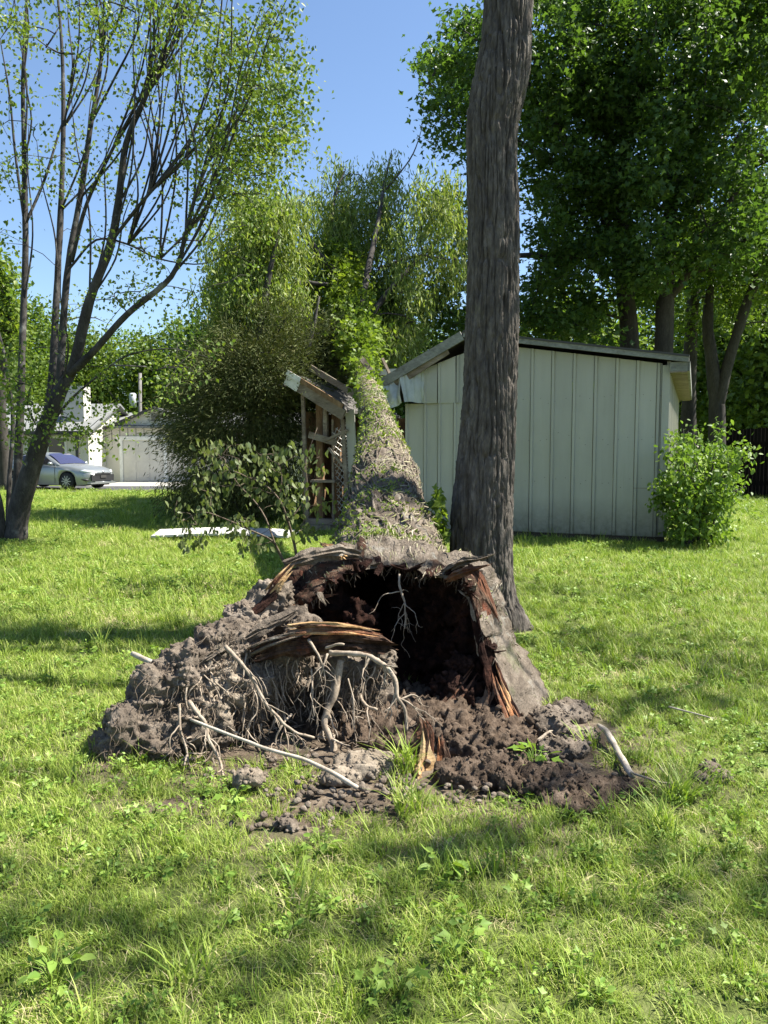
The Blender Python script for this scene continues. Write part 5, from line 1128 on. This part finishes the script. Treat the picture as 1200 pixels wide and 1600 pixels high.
big_tree('forked_tree', 'forked tree with one limb slanting to the right above the bush', b,
         [([b, *stem([(1120, 640, 25), (1112, 560, 25), (1106, 500, 25), (1115, 400, 25.3)])], [.30, .25, .20, .17, .05]),
          (stem([(1120, 640, 25), (1140, 560, 24.7), (1165, 480, 24.4), (1195, 410, 24), (1230, 330, 23.5)]), [.2, .17, .15, .12, .06])],
         [(1150, 1240, 400, 470, 1.), (1080, 1140, 400, 450, .8), (1130, 1230, 460, 520, .5)], (23.5, 27), 60, 60, (.4, .4, .25), .14, 'lf_bright', 'bark_maple', mr)

# ---------------------------------------------------------------- trees farther off
def far_tree(px, Y, ytop, ybot, halfw, mat, seed, label, n=150, per=60, size=.3, name='background_tree'):
    r_ = np.random.default_rng(seed); b = at(px, Y); sc = Y / FPX; zt, zb = spot(px, ytop, Y)[2], spot(px, ybot, Y)[2]; w = halfw * sc; t = thing(name, tuple(b), 0, label, 'tree', 'trees beyond the yard')
    C = cloud(r_, n, (b[0], Y, (zt + zb) / 2), (w, w * .8, (zt - zb) / 2), .45); C = np.vstack([C, cloud(r_, n // 3, (b[0] + r_.normal(0, w * .3), Y, zb + (zt - zb) * .35), (w * 1.1, w * .8, (zt - zb) * .35), .4)])
    h = (zt + zb) / 2; grow([([b - [0, 0, .2], b + [r_.normal(0, .2), 0, h * .5], b + [r_.normal(0, .5), 0, h], b + [r_.normal(0, .6), 0, zt * .9]], [.018 * zt + .08, .016 * zt + .05, .1, .03])], C, r_, .014, 1.0, .12, .2, 4, rmax=.12).build('trunk', M['bark_maple'], t, True)
    V, F = leaves(around(r_, C, per, (w * .13 + .25, w * .13 + .25, w * .08 + .18)), size, 'diamond', r_, up=.7); part('crown', V, F, M[mat], t)
far_tree(15, 52, 440, 700, 75, 'lf_bright', 201, 'bright green tree behind the left end of the house')
far_tree(110, 58, 500, 690, 70, 'lf_mid', 202, 'rounded green tree behind the chimney')
far_tree(195, 62, 520, 690, 75, 'lf_bright', 203, 'light green tree directly behind the utility pole')
far_tree(275, 58, 500, 690, 70, 'lf_mid', 204, 'green tree behind the garage gable')
far_tree(340, 44, 480, 740, 62, 'lf_maple', 205, 'dark blue-green tree showing left of the cedar top')
far_tree(430, 50, 500, 720, 70, 'lf_mid', 206, 'green tree mostly hidden behind the cedar')
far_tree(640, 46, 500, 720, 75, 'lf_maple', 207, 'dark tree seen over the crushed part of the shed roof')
far_tree(760, 44, 480, 720, 80, 'lf_mid', 208, 'green tree low behind the ridge of the shed')
far_tree(900, 42, 440, 720, 90, 'lf_bright', 209, 'sunlit tree glimpsed between shed roof and dark maple crown')
far_tree(1060, 46, 380, 720, 95, 'lf_bright', 210, 'sunlit tree behind the slim trunks past the shed', 190)
far_tree(1165, 38, 400, 740, 85, 'lf_bright', 211, 'bright tree filling the gap above the dark fence', 190)
far_tree(1250, 33, 330, 720, 90, 'lf_mid', 212, 'green tree at the right edge above the dark fence', 190)
far_tree(-40, 44, 420, 720, 80, 'lf_mid', 213, 'green tree at the left edge behind the many stems')
far_tree(8, 30, 400, 560, 26, 'lf_left', 214, 'small pale tree crown at the left edge above the house', 40, 50, .2)
# ---------------------------------------------------------------- shrubs and small things
urng = np.random.default_rng(88)
# ---- bush at the right corner of the shed
bb = on_ground(1085, 856); bu = thing('leafy_bush', tuple(bb), 0, 'bright green leafy bush at the right corner of the shed', 'bush')
stems = []
for tx, ty, Yd in ((1050, 690, 13.0), (1068, 670, 12.8), (1095, 690, 12.6), (1125, 665, 12.7), (1150, 705, 12.5), (1175, 700, 12.4), (1165, 760, 12.3), (1040, 760, 12.5), (1110, 740, 12.0), (1080, 740, 12.1)):
    e_ = spot(tx, ty, Yd); a_ = bb + np.array([urng.normal(0, .12), urng.normal(0, .1), 0]); stems.append(([a_, a_ + (e_ - a_) * .5 + np.array([0, 0, .25]), e_], [.018, .013, .004]))
C = px_cloud(urng, 250, [(1042, 1130, 740, 840, 1.2), (1045, 1140, 700, 790, 1.), (1110, 1168, 690, 780, .35), (1048, 1080, 665, 720, .5), (1100, 1140, 668, 720, .5), (1060, 1130, 800, 850, 1.)], (11.9, 13.3))
C = np.vstack([C, px_cloud(urng, 8, [(1024, 1040, 750, 800, 1)], (12.3, 12.6))])
keep = ~in_shed(C[:, 0], C[:, 1], .1); C = C[keep]
grow(stems, C, urng, .003, .2, .15, .25).build('stems', M['bark_left'], bu, True)
V, F = leaves(around(urng, C, 26, (.10, .10, .08)), .085, 'oval', urng, up=.5, droop=.3); part('foliage', V, F, M['lf_bush'], bu)

# ---- broken sapling with hanging leaves behind the root plate
sbp = on_ground(466, 915); sp_ = thing('bent_sapling', tuple(sbp), 0, 'bent sapling with hanging grey-green leaves left of the fallen trunk', 'sapling')
Yq = sbp[1]; tp = lambda L: [spot(x, y, Y) for x, y, Y in L]
SS = [([sbp, *tp([(462, 862, Yq), (450, 815, Yq - .1), (436, 780, Yq - .2), (410, 755, Yq - .3), (385, 745, Yq - .4)])], [.02, .017, .014, .011, .008, .004]),
      ([sbp, *tp([(440, 870, Yq), (425, 845, Yq - .1), (395, 830, Yq - .2), (350, 810, Yq - .3), (315, 800, Yq - .4), (285, 815, Yq - .4)])], [.02, .015, .013, .011, .008, .006, .003]),
      ([sbp, *tp([(436, 865, Yq), (415, 810, Yq + .1), (395, 780, Yq + .1), (375, 760, Yq + .1), (350, 725, Yq)])], [.016, .012, .010, .008, .006, .003]),
      (tp([(450, 815, Yq - .1), (470, 790, Yq), (480, 760, Yq), (478, 720, Yq + .1), (496, 668, Yq + .2)]), [.007, .006, .005, .004, .002]),
      (tp([(462, 850, Yq), (490, 830, Yq), (520, 815, Yq)]), [.005, .004, .002]),
      (tp([(436, 780, Yq - .2), (440, 740, Yq - .2), (425, 700, Yq - .1)]), [.007, .005, .002])]
C = px_cloud(urng, 100, [(300, 440, 690, 790, .9), (270, 400, 780, 845, .7), (440, 500, 690, 830, .6), (480, 525, 660, 700, .3), (360, 450, 830, 860, .5), (280, 300, 810, 860, .8), (478, 520, 740, 830, .25)], (Yq - .7, Yq + .4))
grow(SS, C, urng, .0022, .2, .15, .2).build('stems', M['root_dark'], sp_, True)
V, F = leaves(around(urng, C, 9, (.06, .06, .05)), .075, 'oval', urng, up=.1, droop=.8); part('foliage', V, F, M['lf_sap'], sp_)

# ---- loose sticks
def loose(name, pts, r, label, mat='stick', twigs=0, seed=1, cat='stick'):
    A = smooth_path(np.asarray(pts, float), .03); A = A + .004 * np.stack([vnoise(A * 12, seed), vnoise(A * 12, seed + 1), vnoise(A * 12, seed + 2)], 1); R = np.interp(np.linspace(0, 1, len(A)), np.linspace(0, 1, len(r)), r)
    V, F = tube(A, R, 12, 1, .14, 22, seed); base = A.mean(0); o = part(name, V - base, F, M[mat]); o.location = base; return tag(o, label, cat)
loose('stick', [spot(298, 1124, 3.72), spot(415, 1169, 3.55), spot(482, 1189, 3.48), spot(559, 1231, 3.36)], [.007, .008, .009, .0105], 'long pale straight stick leaning across the hanging roots', seed=3)
loose('stick', [spot(206, 1021, 4.35), spot(228, 1031, 4.28), spot(262, 1046, 4.2)], [.014, .016, .016], 'short greenish stick poking out over the left of the soil', seed=5)
loose('broken_limb', [on_ground(934, 1147) + [0, 0, .05], on_ground(948, 1160) + [0, 0, .055], on_ground(966, 1188) + [0, 0, .04], on_ground(988, 1222) + [0, 0, .03]], [.012, .018, .017, .015], 'short thick pale limb lying on the grass right of the roots', seed=7, cat='branch')
loose('stick', [on_ground(985, 1222) + [0, 0, .05], on_ground(1030, 1236) + [0, 0, .04], on_ground(1062, 1232) + [0, 0, .03]], [.006, .005, .003], 'thin dry twig at the right foot of the soil mound', seed=8, mat='root', cat='twig')
loose('stick', [on_ground(1045, 1118) + [0, 0, .05], on_ground(1085, 1128) + [0, 0, .05], on_ground(1115, 1135) + [0, 0, .045]], [.005, .005, .003], 'thin dry twig on the shaded lawn far right', seed=9, cat='twig')

# ---- earth thrown up round the roots
def mound(name, blobs, label, mat, seed, amp=.03, fs=11, crumbs=700):
    V, N, F = remesh_blobs(blobs, .013); V = V + N * (amp * .9 * (ridge(V * fs, 3, seed) - .4) + amp * .7 * ridge(V * fs * 2.4, 3, seed + 1) - amp * .4)[:, None]
    k = V[:, 2] > .0; Vc, Fc = clods(V[k], N[k], urng, int(crumbs), .003, .016); F = [F, Fc + len(V)]; V = np.vstack([V, Vc])
    b = V.mean(0) * np.array([1, 1, 0]); o = part(name, V - b, F, mat); o.location = b; return tag(o, label, 'soil')
def gb(px, py, rx, ry, rz, dz=0.0): p = on_ground(px, py); return ((p[0], p[1], dz), (rx, ry, rz))
mound('soil_mound', [gb(870, 1235, .18, .15, .07), gb(920, 1245, .18, .13, .055), gb(830, 1225, .16, .12, .06), gb(960, 1238, .12, .1, .04), gb(890, 1265, .16, .08, .035), gb(780, 1205, .17, .14, .06), gb(730, 1210, .14, .12, .045)], 'dark crumbly soil mound at the right foot of the roots', M['brown_soil'], 71)
mound('soil_mound', [gb(860, 1135, .12, .16, .09), gb(890, 1112, .12, .16, .05), gb(905, 1150, .10, .12, .035), gb(880, 1172, .14, .1, .05)], 'pale dry soil heaped against the right buttress root', M['soil'], 73, .016, 11, 500)
mound('soil_mound', [gb(560, 1200, .13, .10, .07), gb(590, 1195, .10, .08, .06), gb(530, 1215, .10, .07, .04)], 'small pale heap of dry earth in front of the hollow', M['clay'], 75, .014, 16, 120)
mound('soil_clod', [gb(380, 1228, .045, .04, .045, .03), gb(400, 1226, .04, .035, .04, .03)], 'fist-sized grey clod at the grass edge below the roots', M['clay'], 77, .012, 22, 60)
mound('soil_clod', [gb(445, 1290, .045, .04, .025, .01), gb(458, 1296, .03, .03, .02, .01)], 'dark clod on the bare patch in the front grass', M['soil'], 79, .012, 22, 60)
mound('soil_clod', [gb(1110, 1215, .06, .05, .04, .02), gb(1130, 1222, .05, .05, .03, .02), gb(1095, 1225, .05, .04, .03, .01)], 'dark clods in the grass right of the soil mound', M['soil'], 81, .014, 20, 90)
mb = MB()
for i in range(520):
    px, py = urng.normal(620, 190), urng.uniform(1180, 1300); p = on_ground(px, py)
    if bareness(p[:1], p[1:2])[0] < .05: continue
    r = urng.uniform(.006, .022); v, n_, = None, None
    bm = bmesh.new(); bmesh.ops.create_icosphere(bm, subdivisions=1, radius=r); v = np.array([q.co[:] for q in bm.verts]); f = np.array([[q.index for q in fc_.verts] for fc_ in bm.faces]); bm.free()
    mb.add(v * (1 + .35 * urng.uniform(-1, 1, (len(v), 1))) * np.array([1, 1, .75]) + p + np.array([0, 0, r * .3]), f)
tag(mb.build('soil_crumbs', M['soil'], None, True), 'small crumbs of earth scattered in front of the roots', 'soil', kind='stuff')

# ---- bigger weeds one can pick out
def weed(px, py, n, size, label, kind='lobed', h=.10, rad=.14, seed=0):
    r_ = np.random.default_rng(seed); p = on_ground(px, py); me = broad_mesh('weed_plant', n, size, rad, M['weed'], r_, kind, h, .9)
    o = bpy.data.objects.new('weed_plant', me); COL.objects.link(o); o.location = p; return tag(o, label, 'weed', 'broad-leaved weeds in the lawn')
weed(835, 1205, 22, .055, 'green leafy weed growing on the dark soil mound', 'lobed', .12, .16, 1)
weed(715, 1500, 24, .04, 'large broad-leaved weed low in the middle of the front lawn', 'lobed', .10, .16, 2)
weed(85, 1540, 26, .04, 'cluster of broad leaves in the bottom corner at the left', 'oval', .10, .16, 3)
weed(690, 1370, 14, .045, 'weed with glossy leaves below the centre of the roots', 'oval', .11, .12, 4)
weed(500, 1340, 12, .05, 'pair of pale broad leaves below the bare earth patch', 'oval', .09, .12, 5)
weed(620, 1560, 20, .036, 'broad-leaved weed at the bottom centre edge', 'lobed', .09, .14, 6)
weed(370, 1275, 14, .05, 'broad-leaved weed left of the bare earth patch', 'lobed', .09, .14, 7)
def tall_grass(px, py, n, h, label, seed):
    r_ = np.random.default_rng(seed); me = tuft_mesh('grass_clump', n, h, .008, .06, (.35, 1.0), M['grass'], r_); o = bpy.data.objects.new('grass_clump', me); COL.objects.link(o); o.location = on_ground(px, py); return tag(o, label, 'grass clump', 'tall grass clumps in the lawn')
tall_grass(1060, 1255, 90, .22, 'tall bright grass clump right of the soil mound', 1)
tall_grass(1035, 1300, 60, .18, 'bright grass clump just below the thin dry twig', 2)
tall_grass(635, 1200, 70, .20, 'dark grass tuft growing before the hollow beside the orange splinter', 3)
tall_grass(640, 1265, 60, .17, 'grass clump below the orange splinter', 4)
tall_grass(915, 1165, 40, .14, 'thin pale grass between buttress root and pale limb', 5)
tall_grass(300, 1540, 26, .2, 'upright broad-bladed grass clump in the lower left lawn', 6)
tall_grass(460, 1425, 24, .2, 'upright blades standing alone in the front lawn left of centre', 7)

# ---- rank growth along the foot of the shed
wr = np.random.default_rng(55); c_, s__ = math.cos(SHED_A), math.sin(SHED_A)
for i in range(7):
    lx = -.5 - i * .62 + wr.normal(0, .12); ly = -.16; me = tuft_mesh('grass_clump', 34, wr.uniform(.10, .2), .009, .16, (.3, 1.0), M['grass'], wr); o = bpy.data.objects.new('grass_clump', me); COL.objects.link(o)
    o.location = (SHED_P0[0] + lx * c_ - ly * s__, SHED_P0[1] + lx * s__ + ly * c_, 0)
    tag(o, '%s grass clump at the foot of the shed wall, counted from its right corner' % ('first', 'second', 'third', 'fourth', 'fifth', 'sixth', 'seventh')[i], 'grass clump', 'tall grass clumps in the lawn')
